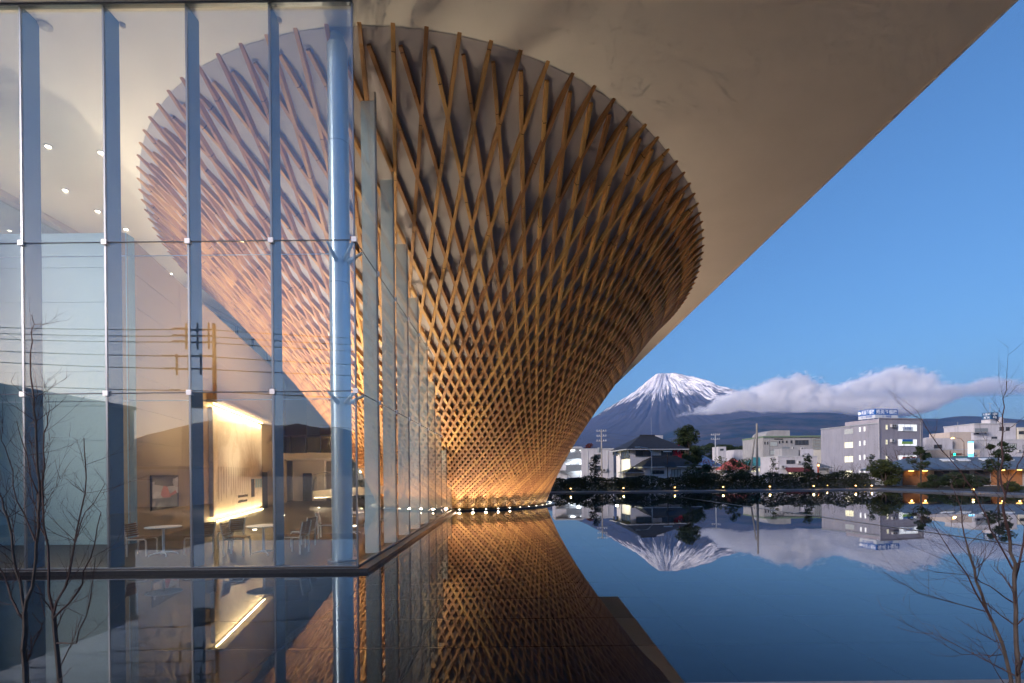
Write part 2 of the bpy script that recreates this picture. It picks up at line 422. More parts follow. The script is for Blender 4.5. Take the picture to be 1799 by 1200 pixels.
# ------------------------------------------------------------------ inside the hall
M_panel = mat('pale wall panel', (0.31, 0.47, 0.50), 0.55, var=0.02, scale=0.5, rnd=0.03)
M_panelw = mat('beige wall panel', (0.36, 0.275, 0.16), 0.6, var=0.03, scale=0.5, rnd=0.03)
WX, WY, WH = -11.5, 14.5, 9.45
back_w = in_hall(MB().box(XW, WX - 0.02, WY + 0.02, WY + 0.35, ZF, WH).build('end_wall', M_panel))
for r in range(9):
    z0, z1 = ZF + 1.039 * r + 0.006, ZF + 1.039 * (r + 1) - 0.006
    xs = [WX, WX - 0.55, WX - 4.3, WX - 8.1, XW]
    for a, b in zip(xs[:-1], xs[1:]):
        MB().box(b + 0.006, a - (0 if a == WX else 0.006), WY, WY + 0.03, z0, z1).build('wall_panel', M_panel, back_w)
wd = Vector((-15.3 - WX, 29.5 - WY, 0)); WL = wd.length; wd.normalize(); wn = Vector((wd.y, -wd.x, 0))   # wn points to the hall
def wall_M(s, off=0.0):
    """frame on the slanting wall: x along it, y out of it, z up"""
    p = Vector((WX, WY, 0)) + wd * s + wn * off
    return Matrix(((wd.x, wn.x, 0, p.x), (wd.y, wn.y, 0, p.y), (0, 0, 1, 0), (0, 0, 0, 1)))
slant = in_hall(MB().box(0, 23.0, -0.45, -0.03, ZF, WH - 0.01, wall_M(0)).build('slanting_wall', M_panelw))
for r in range(9):
    z0, z1 = ZF + 1.039 * r + 0.004, ZF + 1.039 * (r + 1) - 0.004
    for k in range(6):
        MB().box(k * 3.83 + 0.006, (k + 1) * 3.83 - 0.006, -0.028, 0, z0, z1, wall_M(0)).build('wall_panel', M_panelw, slant)
# lit mural with the mountain map
m = bpy.data.materials.new('pale printed mural'); t = NT(m)
v = t.coord('Object')
n1 = t.noise(t.mapping(v, (0.5, 0.5, 0.35)), 1.3, 6, 0.6, 0.6)
n2 = t.noise(v, 5.0, 6, 0.7)
lines = t.math('SINE', t.math('MULTIPLY', n1.outputs[0], 60.0))
c = t.mix(t.ramp(n1.outputs[0], [(0.47, 0.0), (0.50, 1.0)]), (0.80, 0.73, 0.60), (0.70, 0.62, 0.48))
c = t.mix(t.ramp(lines, [(0.90, 0.0), (1.0, 0.35)]), c, (0.45, 0.37, 0.27))
c = t.mix(t.ramp(n2.outputs[0], [(0.55, 0.0), (0.75, 0.35)]), c, (0.55, 0.47, 0.36))
b = t.n('ShaderNodeBsdfPrincipled', {'Base Color': c, 'Roughness': 0.6}); t.link(b.outputs[0], t.out.inputs[0]); M_mural = m
S0, S1 = 6.7, 14.95
mural = in_hall(MB().box(S0, S1, 0.0, 0.16, 0.34, 5.15, wall_M(0)).build('mural_panel', M_mural))
MB().box(S0 - 0.3, S1 + 0.7, 0.0, 0.62, 5.32, 5.42, wall_M(0)).build('mural_canopy', M_panelw, mural)
M_strip = mat('warm light strip', (1, 1, 1), 0.5, emit=((1.0, 0.80, 0.40), 5.0))
MB().box(S0, S1, 0.17, 0.21, 0.12, 0.16, wall_M(0)).build('light_strip', M_strip, mural)
MB().box(S0, S1, 0.18, 0.22, 5.27, 5.31, wall_M(0)).build('light_strip', M_strip, mural)
for z, dz, e in ((0.16, 1.0, 19.0), (5.24, -1.0, 25.0)):
    for s in (S0 + 2.05, S0 + 6.15):
        l = lamp('mural_wash', 'AREA', wall_M(s, 0.30) @ Vector((0, 0, z)), e, (1.0, 0.70, 0.36), shape='RECTANGLE', size=4.0, size_y=0.08)
        zz = Vector((0, 0, 1)); d = (-wn * 0.45 + zz * dz).normalized()
        # long side along the wall
        xax = wd; zax = -d; yax = zax.cross(xax).normalized(); zax = xax.cross(yax)
        l.matrix_world = Matrix.Translation(wall_M(s, 0.30) @ Vector((0, 0, z))) @ Matrix((xax, yax, zax)).transposed().to_4x4()
M_ink = mat('black lettering', (0.02, 0.018, 0.016), 0.6)
M_faint = mat('faint grey lettering', (0.42, 0.36, 0.27), 0.6)
MB().box(12.6, 13.25, 0.155, 0.172, 0.95, 1.95, wall_M(0)).build('niche_shade', M_dark, mural)  # flat dark slab, the shade of a niche put into its colour
for k in range(3):
    MB().box(13.45 + k * 0.52, 13.80 + k * 0.52, 0.161, 0.18, 1.45, 1.95, wall_M(0)).build('plaque', M_panel, mural)
rr = random.Random(3)
for line, (z, n_, dz) in enumerate(((1.02, 12, 0.14), (0.76, 11, 0.14))):     # two rows of dark letters, too small to read
    q = MB(); s = 10.2
    for k in range(n_):
        wdt = rr.uniform(0.08, 0.14); h = dz * rr.uniform(0.75, 1)
        q.box(s, s + wdt, 0.158, 0.166, z, z + h, wall_M(0)); s += wdt + 0.035
    q.build('letter_row', M_ink, mural)
for cidx in range(14):                                                      # columns of faint small text
    q = MB(); s = 7.3 + cidx * 0.36; z = 2.55
    for k in range(rr.randint(9, 16)):
        q.box(s, s + 0.10, 0.158, 0.165, z - 0.075, z, wall_M(0)); z -= 0.105
    q.build('text_column', M_faint, mural)
# picture on the slanting wall
M_pic = bpy.data.materials.new('photo print'); t = NT(M_pic)
v = t.coord('Generated'); vo = t.n('ShaderNodeTexVoronoi', {'Vector': t.mapping(v, (3.2, 1, 4.5)), 'Scale': 1.0, 'Randomness': 0.9})
z = t.n('ShaderNodeSeparateXYZ', {0: v}).outputs[2]
c = t.ramp(t.n('ShaderNodeSeparateColor', {0: vo.outputs['Color']}).outputs[0], [(0.0, (0.03, 0.035, 0.045)), (0.35, (0.45, 0.45, 0.46)), (0.55, (0.03, 0.03, 0.035)), (0.75, (0.45, 0.06, 0.08)), (0.9, (0.6, 0.6, 0.6))], 'CONSTANT')
c = t.mix(t.ramp(z, [(0.30, 1.0), (0.34, 0.0)]), c, (0.03, 0.05, 0.09))
b = t.n('ShaderNodeBsdfPrincipled', {'Base Color': c, 'Roughness': 0.35}); t.link(b.outputs[0], t.out.inputs[0])
pic = thing('wall_picture', 'framed dark photograph with red and white shapes hanging on the beige slanting wall', 'picture', wall_M(2.4, 0.0).translation + Vector((0, 0, 1.02)))
for nm, bx, mm in (('frame', (1.35, 3.45, 0.002, 0.035, 1.00, 2.17), M_dark), ('print', (1.41, 3.39, 0.036, 0.042, 1.06, 2.11), M_pic)):
    o = MB().box(*bx, wall_M(0)).build(nm, mm); o.parent = pic; o.matrix_parent_inverse = Matrix.Translation(-pic.location)
# west wall with clerestory windows under the ceiling
west = in_hall(MB().box(-18.6, -18.2, 12.0, 44.0, ZF, 10.75).build('west_wall', M_wall))
MB().box(-18.6, -18.2, 12.0, 44.0, 12.25, ZC - 0.004).build('window_head', M_wall, west)
y = 12.6
while y < 43:
    MB().box(-18.52, -18.40, y - 0.07, y + 0.07, 10.76, 12.24).build('window_mullion', M_frame, west)
    MB().box(-18.47, -18.45, y + 0.08, y + 1.92, 10.77, 12.23).build('clerestory_pane', M_pane_small, west)
    y += 2.0
# back of the hall: wall with doorways drawn as dark panels, gallery with balustrade, curtains
bk = in_hall(MB().box(-18.2, -9.2, 43.0, 43.3, ZF, ZC - 0.006).build('back_wall', M_wall))
M_curt = mat('blue grey curtain', (0.20, 0.26, 0.31), 0.8, var=0.1)
for k in range(9):
    x0 = -15.4 + k * 0.62
    MB().box(x0, x0 + 0.33, 42.75, 42.97, 3.75, 7.4).build('curtain_panel', M_curt, bk)
    MB().box(x0 + 0.1, x0 + 0.62, 42.80, 42.98, ZF, 3.25).build('curtain_panel', M_curt, bk)
M_yel = mat('yellow ochre panel', (0.62, 0.42, 0.10), 0.6)
MB().box(-16.9, -15.75, 42.6, 42.97, 3.75, 6.6).build('ochre_panel', M_yel, bk)
gal = in_hall(MB().prism([(-16.9, 34.2), (-10.6, 34.2), (-10.6, 42.9), (-18.1, 42.9), (-18.1, 34.2)], 3.33, 3.72).build('gallery_slab', M_wall))
for k in range(6):
    x0 = -16.7 + k * 1.05
    MB().box(x0 + 0.03, x0 + 1.02, 34.26, 34.28, 3.78, 4.80).build('balustrade_pane', M_pane_small, gal)
    MB().box(x0 - 0.02, x0 + 0.02, 34.24, 34.30, 3.72, 4.90).build('balustrade_post', M_frame, gal)
MB().box(-16.8, -10.6, 34.24, 34.31, 4.90, 4.94).build('handrail', M_frame, gal)
for s0 in (15.75, ):
    MB().box(s0, s0 + 1.15, 0.001, 0.03, ZF, 2.35, wall_M(0)).build('doorway_shade', M_dark, slant)  # door opening as a flat panel, its shade painted dark
blk = in_hall(MB().box(-17.4, -14.9, 38.4, 38.8, ZF, 3.3).build('partition', M_wall))
MB().box(-16.6, -15.9, 38.36, 38.398, ZF, 2.3).build('doorway_shade', M_dark, blk)  # second opening, likewise a dark panel for the shade inside
# curved ramp beginning at the back of the cone
q = MB(); g = MB(); n = 26
pts = []
for i in range(n + 1):
    a = R(182) + R(86) * i / n; r = 10.0 - 1.6 * i / n
    pts.append((CX + r * math.cos(a), CY + r * math.sin(a) * 0.95, 0.55 + 0.75 * i / n, a))
for (x0, y0, z0, a0), (x1, y1, z1, a1) in zip(pts[:-1], pts[1:]):
    def ring4(x, y, z, a, w_=1.2, h=0.42):
        c_, s_ = math.cos(a), math.sin(a); return [(x, y, z), (x, y, z + h), (x - c_ * w_, y - s_ * w_, z + h), (x - c_ * w_, y - s_ * w_, z)]
    q.add(ring4(x0, y0, z0, a0) + ring4(x1, y1, z1, a1), [(0, 1, 5, 4), (1, 2, 6, 5), (2, 3, 7, 6), (3, 0, 4, 7), (0, 3, 2, 1), (4, 5, 6, 7)])
    g.add([(x0, y0, z0 + .42), (x1, y1, z1 + .42), (x1, y1, z1 + 1.4), (x0, y0, z0 + 1.4)], [(0, 1, 2, 3)])
ramp = in_hall(q.build('ramp', M_white)); g.build('ramp_balustrade', M_pane_small, ramp)
MB().tube([(x, y, z + 1.42) for x, y, z, a in pts], 0.02, 6).build('ramp_handrail', M_frame, ramp)
# downlights in the ceiling
M_dl = mat('downlight lens', (1, 1, 1), 0.3, emit=((1.0, 0.88, 0.66), 6.0))
M_dtrim = mat('downlight trim', (0.5, 0.48, 0.45), 0.4)
for i, (px, py) in enumerate(((85, 256), (178, 267), (115, 333), (172, 370), (222, 402), (300, 480), (330, 520))):
    u, vv = px - 900, 832 - py; y = (ZC - EYE) * F / (vv - ROLL * u); p = at(px, py, y)
    tr_ = in_hall(MB().lathe([(0.11, -0.03), (0.11, -0.001), (0.08, -0.001)], 14, Matrix.Translation((p.x, p.y, ZC - 0.002))).build('downlight', M_dtrim))
    MB().lathe([(0.07, -0.036), (0.07, -0.0305)], 12, Matrix.Translation((p.x, p.y, ZC - 0.002))).build('lens', M_dl, tr_)
    l = lamp('downlight_lamp', 'SPOT', (p.x, p.y, ZC - 0.06), 420.0, (1.0, 0.80, 0.55), spot_size=R(140), spot_blend=1.0, shadow_soft_size=0.07)
# uplights let into the floor
for x, y in ((-11.6, 24.5), (-12.0, 30.0), (-9.6, 18.0), (-9.0, 22.0), (-9.9, 26.8), (-6.2, 19.0), (-5.2, 23.5)):
    tr_ = in_hall(MB().lathe([(0.10, 0.0), (0.10, 0.012), (0.075, 0.012)], 14, Matrix.Translation((x, y, ZF))).build('floor_uplight', M_dtrim))
    MB().lathe([(0.07, 0.013), (0.07, 0.017)], 12, Matrix.Translation((x, y, ZF))).build('lens', M_dl, tr_)
    l = lamp('floor_uplight_lamp', 'SPOT', (x, y, ZF + 0.05), 520.0, (1.0, 0.80, 0.55), spot_size=R(110), spot_blend=1.0, shadow_soft_size=0.16); l.rotation_euler = (R(180), 0, 0)
# smoke detector and camera dome near the glass
for px, py, r_ in ((80, 44, 0.14), (216, 42, 0.06), (490, 34, 0.07)):
    u, vv = px - 900, 832 - py; y = (ZC - EYE) * F / (vv - ROLL * u); p = at(px, py, y)
    in_hall(MB().lathe([(r_ * .5, -0.09), (r_, -0.05), (r_, -0.002)], 14, Matrix.Translation((p.x, p.y, ZC))).build('ceiling_sensor', M_dtrim))

# ------------------------------------------------------------------ cafe chairs and tables
M_leg = mat('pale grey chair frame', (0.72, 0.69, 0.62), 0.45, 0.2)
M_slat = wood_material('chair slat timber', (0.16, 0.085, 0.045), (0.27, 0.15, 0.08), False)
M_tab = mat('white table top', (0.75, 0.78, 0.80), 0.35)
def make_chair():
    t_ = thing('cafe_chair', '', 'chair')
    for sy in (-0.22, 0.22):
        MB().tube([(-0.22, sy, 0), (-0.22, sy, 0.43), (-0.25, sy, 0.60), (-0.30, sy, 0.83)], 0.020, 6).build('back_leg', M_leg, t_)
        MB().tube([(0.24, sy, 0), (0.235, sy, 0.38), (0.20, sy, 0.43), (-0.22, sy, 0.43)], 0.020, 6).build('front_leg', M_leg, t_)
    for k in range(6):
        x = -0.16 + k * 0.07
        o = MB().box(x, x + 0.055, -0.235, 0.235, 0.451, 0.468).build('seat_slat', M_slat, t_); o.data.uv_layers.new()
    for k in range(6):
        z = 0.50 + k * 0.055; x = -0.222 - (z - 0.45) * 0.20
        o = MB().box(x, x + 0.016, -0.235, 0.235, z, z + 0.042).build('back_slat', M_slat, t_); o.data.uv_layers.new()
    return t_
def make_table():
    t_ = thing('cafe_table', '', 'table')
    MB().lathe([(0.39, 0.715), (0.40, 0.725), (0.40, 0.738), (0.392, 0.742)], 32).build('table_top', M_tab, t_)
    MB().lathe([(0.03, 0.05), (0.03, 0.70), (0.07, 0.714)], 14).build('pedestal', M_tab, t_)
    for k in range(4):
        a = R(45 + 90 * k); c_, s_ = math.cos(a), math.sin(a)
        MB().tube([(0.02 * c_, 0.02 * s_, 0.09), (0.18 * c_, 0.18 * s_, 0.075), (0.30 * c_, 0.30 * s_, 0.045), (0.31 * c_, 0.31 * s_, 0.0)], [0.022, 0.018, 0.015, 0.014], 6).build('foot', M_tab, t_)
    return t_
ch0 = make_chair(); tb0 = make_table()
chairs = [(-9.55, 12.45, 0.10, 'slatted cafe chair at far left of the nearest-left white table, facing right'),
          (-8.18, 12.62, 3.0, 'slatted cafe chair on the right of the left table, facing it'),
          (-7.95, 13.65, 2.7, 'slatted cafe chair standing behind the left table, half hidden by a fin'),
          (-7.05, 12.35, 0.15, 'slatted cafe chair on the left of the middle table, facing right'),
          (-5.62, 12.55, 3.05, 'slatted cafe chair on the right of the middle table, facing it'),
          (-5.95, 13.75, 2.9, 'slatted cafe chair behind the middle table, seen beside the glass fin'),
          (-5.95, 15.5, 0.2, 'slatted cafe chair just left of the steel column'),
          (-4.75, 16.6, 3.0, 'slatted cafe chair between the steel column and the glass corner')]
for i, (x, y, a, lab) in enumerate(chairs):
    o = ch0 if i == 0 else copy_tree(ch0)
    o.location = (x, y, ZF); o.rotation_euler = (0, 0, a); tag(o, lab, 'chair', 'slatted chairs in the glass hall')
for i, (x, y, lab) in enumerate(((-8.92, 12.35, 'round white pedestal table furthest left behind the front glass'), (-6.38, 12.38, 'round white pedestal table nearest the middle glass fin'), (-5.45, 16.4, 'small round white table deep behind the steel column'))):
    o = tb0 if i == 0 else copy_tree(tb0)
    o.location = (x, y, ZF); tag(o, lab, 'table', 'round cafe tables')
# ------------------------------------------------------------------ pond, banks, ground
m = bpy.data.materials.new('pond water'); t = NT(m)
tr = t.n('ShaderNodeBsdfTransparent', {'Color': (0.30, 0.36, 0.42, 1)})
nz = t.noise(t.mapping(t.coord('Object'), (1.0, 0.45, 1)), 1.3, 3)
bp = t.n('ShaderNodeBump', {'Height': nz.outputs[0], 'Strength': 0.03, 'Distance': 0.02})
gl = t.n('ShaderNodeBsdfGlossy', {'Color': (0.95, 0.97, 1.0, 1), 'Roughness': 0.01, 'Normal': bp.outputs[0]})
mx = t.n('ShaderNodeMixShader', {0: t.schlick(0.022, 5.0), 1: tr.outputs[0], 2: gl.outputs[0]})
t.link(mx.outputs[0], t.out.inputs[0]); M_water = m
M_slab = mat('dark pond slab', (0.030, 0.030, 0.032), 0.5, var=0.3, scale=2.5, rnd=0.2)
M_bed = mat('pale joint mortar', (0.10, 0.10, 0.10), 0.8)
M_bank = mat('bank paving', (0.16, 0.16, 0.17), 0.7, var=0.15, scale=1.5, bump=0.2, bscale=30)
M_soil = mat('planting soil', (0.035, 0.030, 0.022), 0.9, var=0.3, scale=2.0)
M_land = mat('town ground', (0.07, 0.07, 0.072), 0.9, var=0.2, scale=0.05)
FAR = 49.6
tag(MB().add([(-30, 4.60, 0), (41.5, 4.60, 0), (37.4, 38, 0), (36.4, FAR, 0), (-30, FAR, 0)], [(0, 1, 2, 3, 4)]).build('pond_water', M_water), kind='structure')
bed = tag(MB().add([(-31, 3, -.145), (46, 3, -.145), (46, 52, -.145), (-31, 52, -.145)], [(0, 1, 2, 3)]).build('pond_bed', M_bed), kind='structure')
sl = MB().box(0.012, 1.788, 0.012, 1.188, -0.142, -0.120).mesh('slab')
for i in range(-1, 11):
    for j in range(10):
        o = obj('slab', sl, M_slab, bed); o.location = (-3.0 + i * 1.8, 5.0 + j * 1.2, 0)
tag(MB().box(-28, 44, 16.9, 51, -0.142, -0.121).build('pond_floor', M_slab), kind='structure')
tag(MB().box(15.0, 44, 5.0, 16.88, -0.142, -0.121).build('pond_floor', M_slab), kind='structure')
# ground: one sheet round the pond out to the horizon, banks as kerbed paving
G = 25500
tag(MB().add([(-G, -G, -.15), (G, -G, -.15), (G, G, -.15), (-G, G, -.15)], [(0, 1, 2, 3)]).build('ground', M_land), kind='structure')
tag(MB().prism([(-60, -40), (120, -40), (120, 4.58), (-60, 4.58)], -0.3, 0.06).build('near_bank', M_soil), kind='structure')
tag(MB().box(-60, 60, 4.40, 4.585, -0.29, 0.10).build('near_kerb', M_bank), kind='structure')
tag(MB().prism([(36.42, FAR), (37.42, 38), (41.52, 4.59), (46, 4.59), (41.5, 38), (40.3, 53.0), (-60, 53.0), (-60, FAR)], -0.3, 0.10).build('far_path', M_bank), kind='structure')
tag(MB().prism([(-60, 53.02), (40.32, 53.02), (41.52, 38), (46.02, 4.59), (300, 4.59), (300, 300), (-300, 300), (-300, 53.02)], -0.3, 0.07).build('planting_ground', M_soil), kind='structure')
tag(MB().box(13.82, 13.92, 5.2, 48.6, -0.12, 0.012).build('weir_edge', M_stone), 'long low stone weir edge crossing the pond lengthwise', 'weir')
# ground lights along the far bank
M_glow = mat('ground light lens', (1, 0.9, 0.7), 0.3, emit=((1.0, 0.52, 0.13), 1.3))
M_post = mat('dark bronze post', (0.05, 0.045, 0.04), 0.5, 0.5)
def ground_light():
    t_ = thing('ground_light', '', 'light')
    MB().lathe([(0.09, 0), (0.09, 0.03), (0.04, 0.04), (0.04, 0.24), (0.10, 0.25), (0.10, 0.27)], 12).build('post', M_post, t_)
    MB().lathe([(0.07, 0.271), (0.08, 0.29), (0.08, 0.33), (0.05, 0.36)], 12).build('lens', M_glow, t_)
    return t_
gl0 = ground_light()
spots = [(1003, 859), (1096, 858), (1186, 857.5), (1271, 857), (1353, 856), (1430, 855), (1504, 854), (1454, 851), (1520, 850), (1532, 854)]
nth = ('first', 'second', 'third', 'fourth', 'fifth', 'sixth', 'seventh')
for i, (px, py) in enumerate(spots):
    o = gl0 if i == 0 else copy_tree(gl0)
    p = at(px, py, 52.2 if i < 7 else (55.5 if i < 9 else 52.6)); o.location = (p.x, p.y, 0.1 if i < 7 else 0.07)
    lab = f'glowing amber ground light, {nth[i]} from the cone along the far bank' if i < 7 else ('dimmer amber ground light in the hedge left of the pale building', 'dimmer amber ground light in the hedge below the pale building', 'amber ground light beside the round bush at the bend of the path')[i - 7]
    tag(o, lab, 'light', 'amber ground lights')
    l = lamp('ground_lamp', 'POINT', (p.x, p.y, 0.55), 5.0, (1.0, 0.62, 0.22), shadow_soft_size=0.04)
o = copy_tree(gl0); p = at(1710, 858, 39.5); o.location = (p.x, p.y, 0.1); tag(o, 'bright amber ground light on the right-hand path before the low pavilion', 'light', 'amber ground lights')
lamp('ground_lamp', 'POINT', (p.x, p.y, 0.6), 12.0, (1.0, 0.62, 0.22), shadow_soft_size=0.04)
# ------------------------------------------------------------------ mountain, hills, cloud, haze
def smooth_noise(seed):
    rg = random.Random(seed); ks = [(rg.uniform(0.6, 1.4) * 2 ** i, rg.uniform(0, 6.28), 0.6 ** i) for i in range(6)]
    return lambda x: sum(a * math.sin(k * x + p) for k, p, a in ks)
MX, MY = 5490.0, 17320.0
def prof(r, right):
    if right: P_ = [(0, 3480), (250, 3470), (470, 3440), (1390, 3100), (2000, 2790), (2800, 2400), (4000, 1850), (6000, 1250), (9000, 650), (13000, 200), (16500, -30)]
    else: P_ = [(0, 3480), (200, 3520), (330, 3470), (1060, 2850), (2000, 2300), (2750, 1836), (4200, 1250), (6000, 850), (9000, 450), (13000, 150), (16500, -30)]
    return np.interp(r, [p[0] for p in P_], [p[1] for p in P_])
gn, gn2, gn3 = smooth_noise(5), smooth_noise(11), smooth_noise(23)
na = 520; rad = np.concatenate([np.linspace(0, 3600, 64)[1:], np.linspace(3800, 16500, 30)])
mb = MB(); mb.v.append((MX, MY, 3480.0))
side = Vector((MY, -MX, 0)).normalized()          # to the right as seen from the pond
for i in range(na):
    th = -math.pi * 1.12 + math.pi * 1.24 * i / (na - 1)        # the half that faces the pond
    dx, dy = math.cos(th), math.sin(th)
    wr = 0.5 + 0.5 * max(-1, min(1, (dx * side.x + dy * side.y) * 1.15))
    for r in rad:
        z = wr * prof(r, True) + (1 - wr) * prof(r, False)
        k = min(1, r / 500) * math.exp(-max(0, r - 2500) / 4000)
        g = abs(gn(th * 17 + 0.0006 * r)) * 0.6 + abs(gn2(th * 41 - 0.0004 * r)) * 0.4
        z -= k * (g * 95 - 40); z += 22 * gn3(r * 0.004 + th * 5) * min(1, r / 900)
        mb.v.append((MX + dx * r, MY + dy * r, z - 2.0))
nr = len(rad)
for i in range(na - 1):
    mb.f.append((0, 1 + i * nr, 1 + (i + 1) * nr))
    for j in range(nr - 1):
        a = 1 + i * nr + j; mb.f.append((a, a + 1, a + nr + 1, a + nr))
m = bpy.data.materials.new('snow and volcanic rock'); t = NT(m)
pos = t.n('ShaderNodeNewGeometry').outputs['Position']
rel = t.n('ShaderNodeVectorMath', {0: pos, 1: (MX, MY, 0)}, operation='SUBTRACT').outputs[0]
sp = t.n('ShaderNodeSeparateXYZ', {0: rel})
ang = t.math('ARCTAN2', sp.outputs[1], sp.outputs[0])
rr_ = t.n('ShaderNodeVectorMath', {0: t.n('ShaderNodeVectorMath', {0: rel, 1: (1, 1, 0)}, operation='MULTIPLY').outputs[0]}, operation='LENGTH').outputs['Value']
pv = t.n('ShaderNodeCombineXYZ', {0: t.math('MULTIPLY', ang, 15.0), 1: t.math('MULTIPLY', rr_, 0.00055)}).outputs[0]
pv2 = t.n('ShaderNodeCombineXYZ', {0: t.math('MULTIPLY', ang, 46.0), 1: t.math('MULTIPLY', rr_, 0.0012)}).outputs[0]
s1 = t.noise(pv, 1.0, 5, 0.6, 0.3).outputs[0]; s2 = t.noise(pv2, 1.0, 5, 0.65, 0.4).outputs[0]
hgt = t.math('MULTIPLY_ADD', sp.outputs[2], 1 / 1000.0, 0.0)
sn = t.math('ADD', t.math('MULTIPLY', t.math('SUBTRACT', hgt, 2.20), 0.75), t.math('ADD', t.math('MULTIPLY', t.math('SUBTRACT', s1, 0.5), 1.9), t.math('MULTIPLY', t.math('SUBTRACT', s2, 0.5), 1.5)))
snow = t.ramp(sn, [(0.10, 0.0), (0.26, 1.0)])
bare = t.ramp(t.noise(t.n('ShaderNodeCombineXYZ', {0: t.math('MULTIPLY', ang, 30.0), 1: t.math('MULTIPLY', rr_, 0.0007)}).outputs[0], 1.0, 6, 0.7).outputs[0], [(0.50, 0.0), (0.60, 0.75)])
snow = t.math('MULTIPLY', snow, t.math('SUBTRACT', 1.0, bare))
rock = t.mix(t.noise(rel, 0.0011, 6, 0.65).outputs[0], (0.035, 0.04, 0.045), (0.085, 0.07, 0.065))
col_ = t.mix(snow, rock, (0.92, 0.90, 0.92))
b = t.n('ShaderNodeBsdfPrincipled', {'Base Color': col_, 'Roughness': 0.85, 'Specular IOR Level': 0.1}); t.link(b.outputs[0], t.out.inputs[0])
tag(mb.build('mountain', m, smooth=True), kind='structure')
# wooded foothill in front of the mountain
ridge = [(900, 800), (1060, 782), (1180, 757), (1290, 737), (1370, 731), (1408, 728), (1420, 728.5), (1440, 735), (1560, 737), (1640, 738), (1665, 733), (1700, 737), (1760, 740.5), (1830, 742), (2000, 752), (2300, 775)]
RY = 10500.0
rx = [at(p, q, RY) for p, q in ridge]
mb = MB(); xs_ = np.linspace(rx[0].x - 3000, rx[-1].x, 170); ys_ = np.linspace(5200, 13500, 46)
hn, hn2 = smooth_noise(31), smooth_noise(37)
for y in ys_:
    for x in xs_:
        h = float(np.interp(x, [p.x for p in rx], [p.z for p in rx]))
        f = max(0.0, 1 - abs((y - RY) / 5300)) if y < RY else max(0.0, 1 - abs((y - RY) / 3100))
        f = f * f * (3 - 2 * f)
        n_ = (hn(x * 0.0011 + y * 0.0005) + hn2(y * 0.0016 - x * 0.0007)) * 28 * (1 - 0.75 * f) * min(1, f * 6)
        mb.v.append((x, y, h * f + n_ - 3.0 * (1 - f)))
nx_ = len(xs_)
mb.f = [(j * nx_ + i, j * nx_ + i + 1, (j + 1) * nx_ + i + 1, (j + 1) * nx_ + i) for j in range(len(ys_) - 1) for i in range(nx_ - 1)]
m = bpy.data.materials.new('wooded hillside'); t = NT(m)
pos = t.n('ShaderNodeNewGeometry').outputs['Position']
c = t.mix(t.ramp(t.noise(t.mapping(pos, (0.0016, 0.0012, 0.006)), 1.0, 7, 0.7).outputs[0], [(0.42, 0.0), (0.60, 1.0)]), (0.014, 0.030, 0.032), (0.085, 0.068, 0.062))
b = t.n('ShaderNodeBsdfPrincipled', {'Base Color': c, 'Roughness': 0.9, 'Specular IOR Level': 0.1}); t.link(b.outputs[0], t.out.inputs[0])
tag(mb.build('foothills', m, smooth=True), kind='structure')

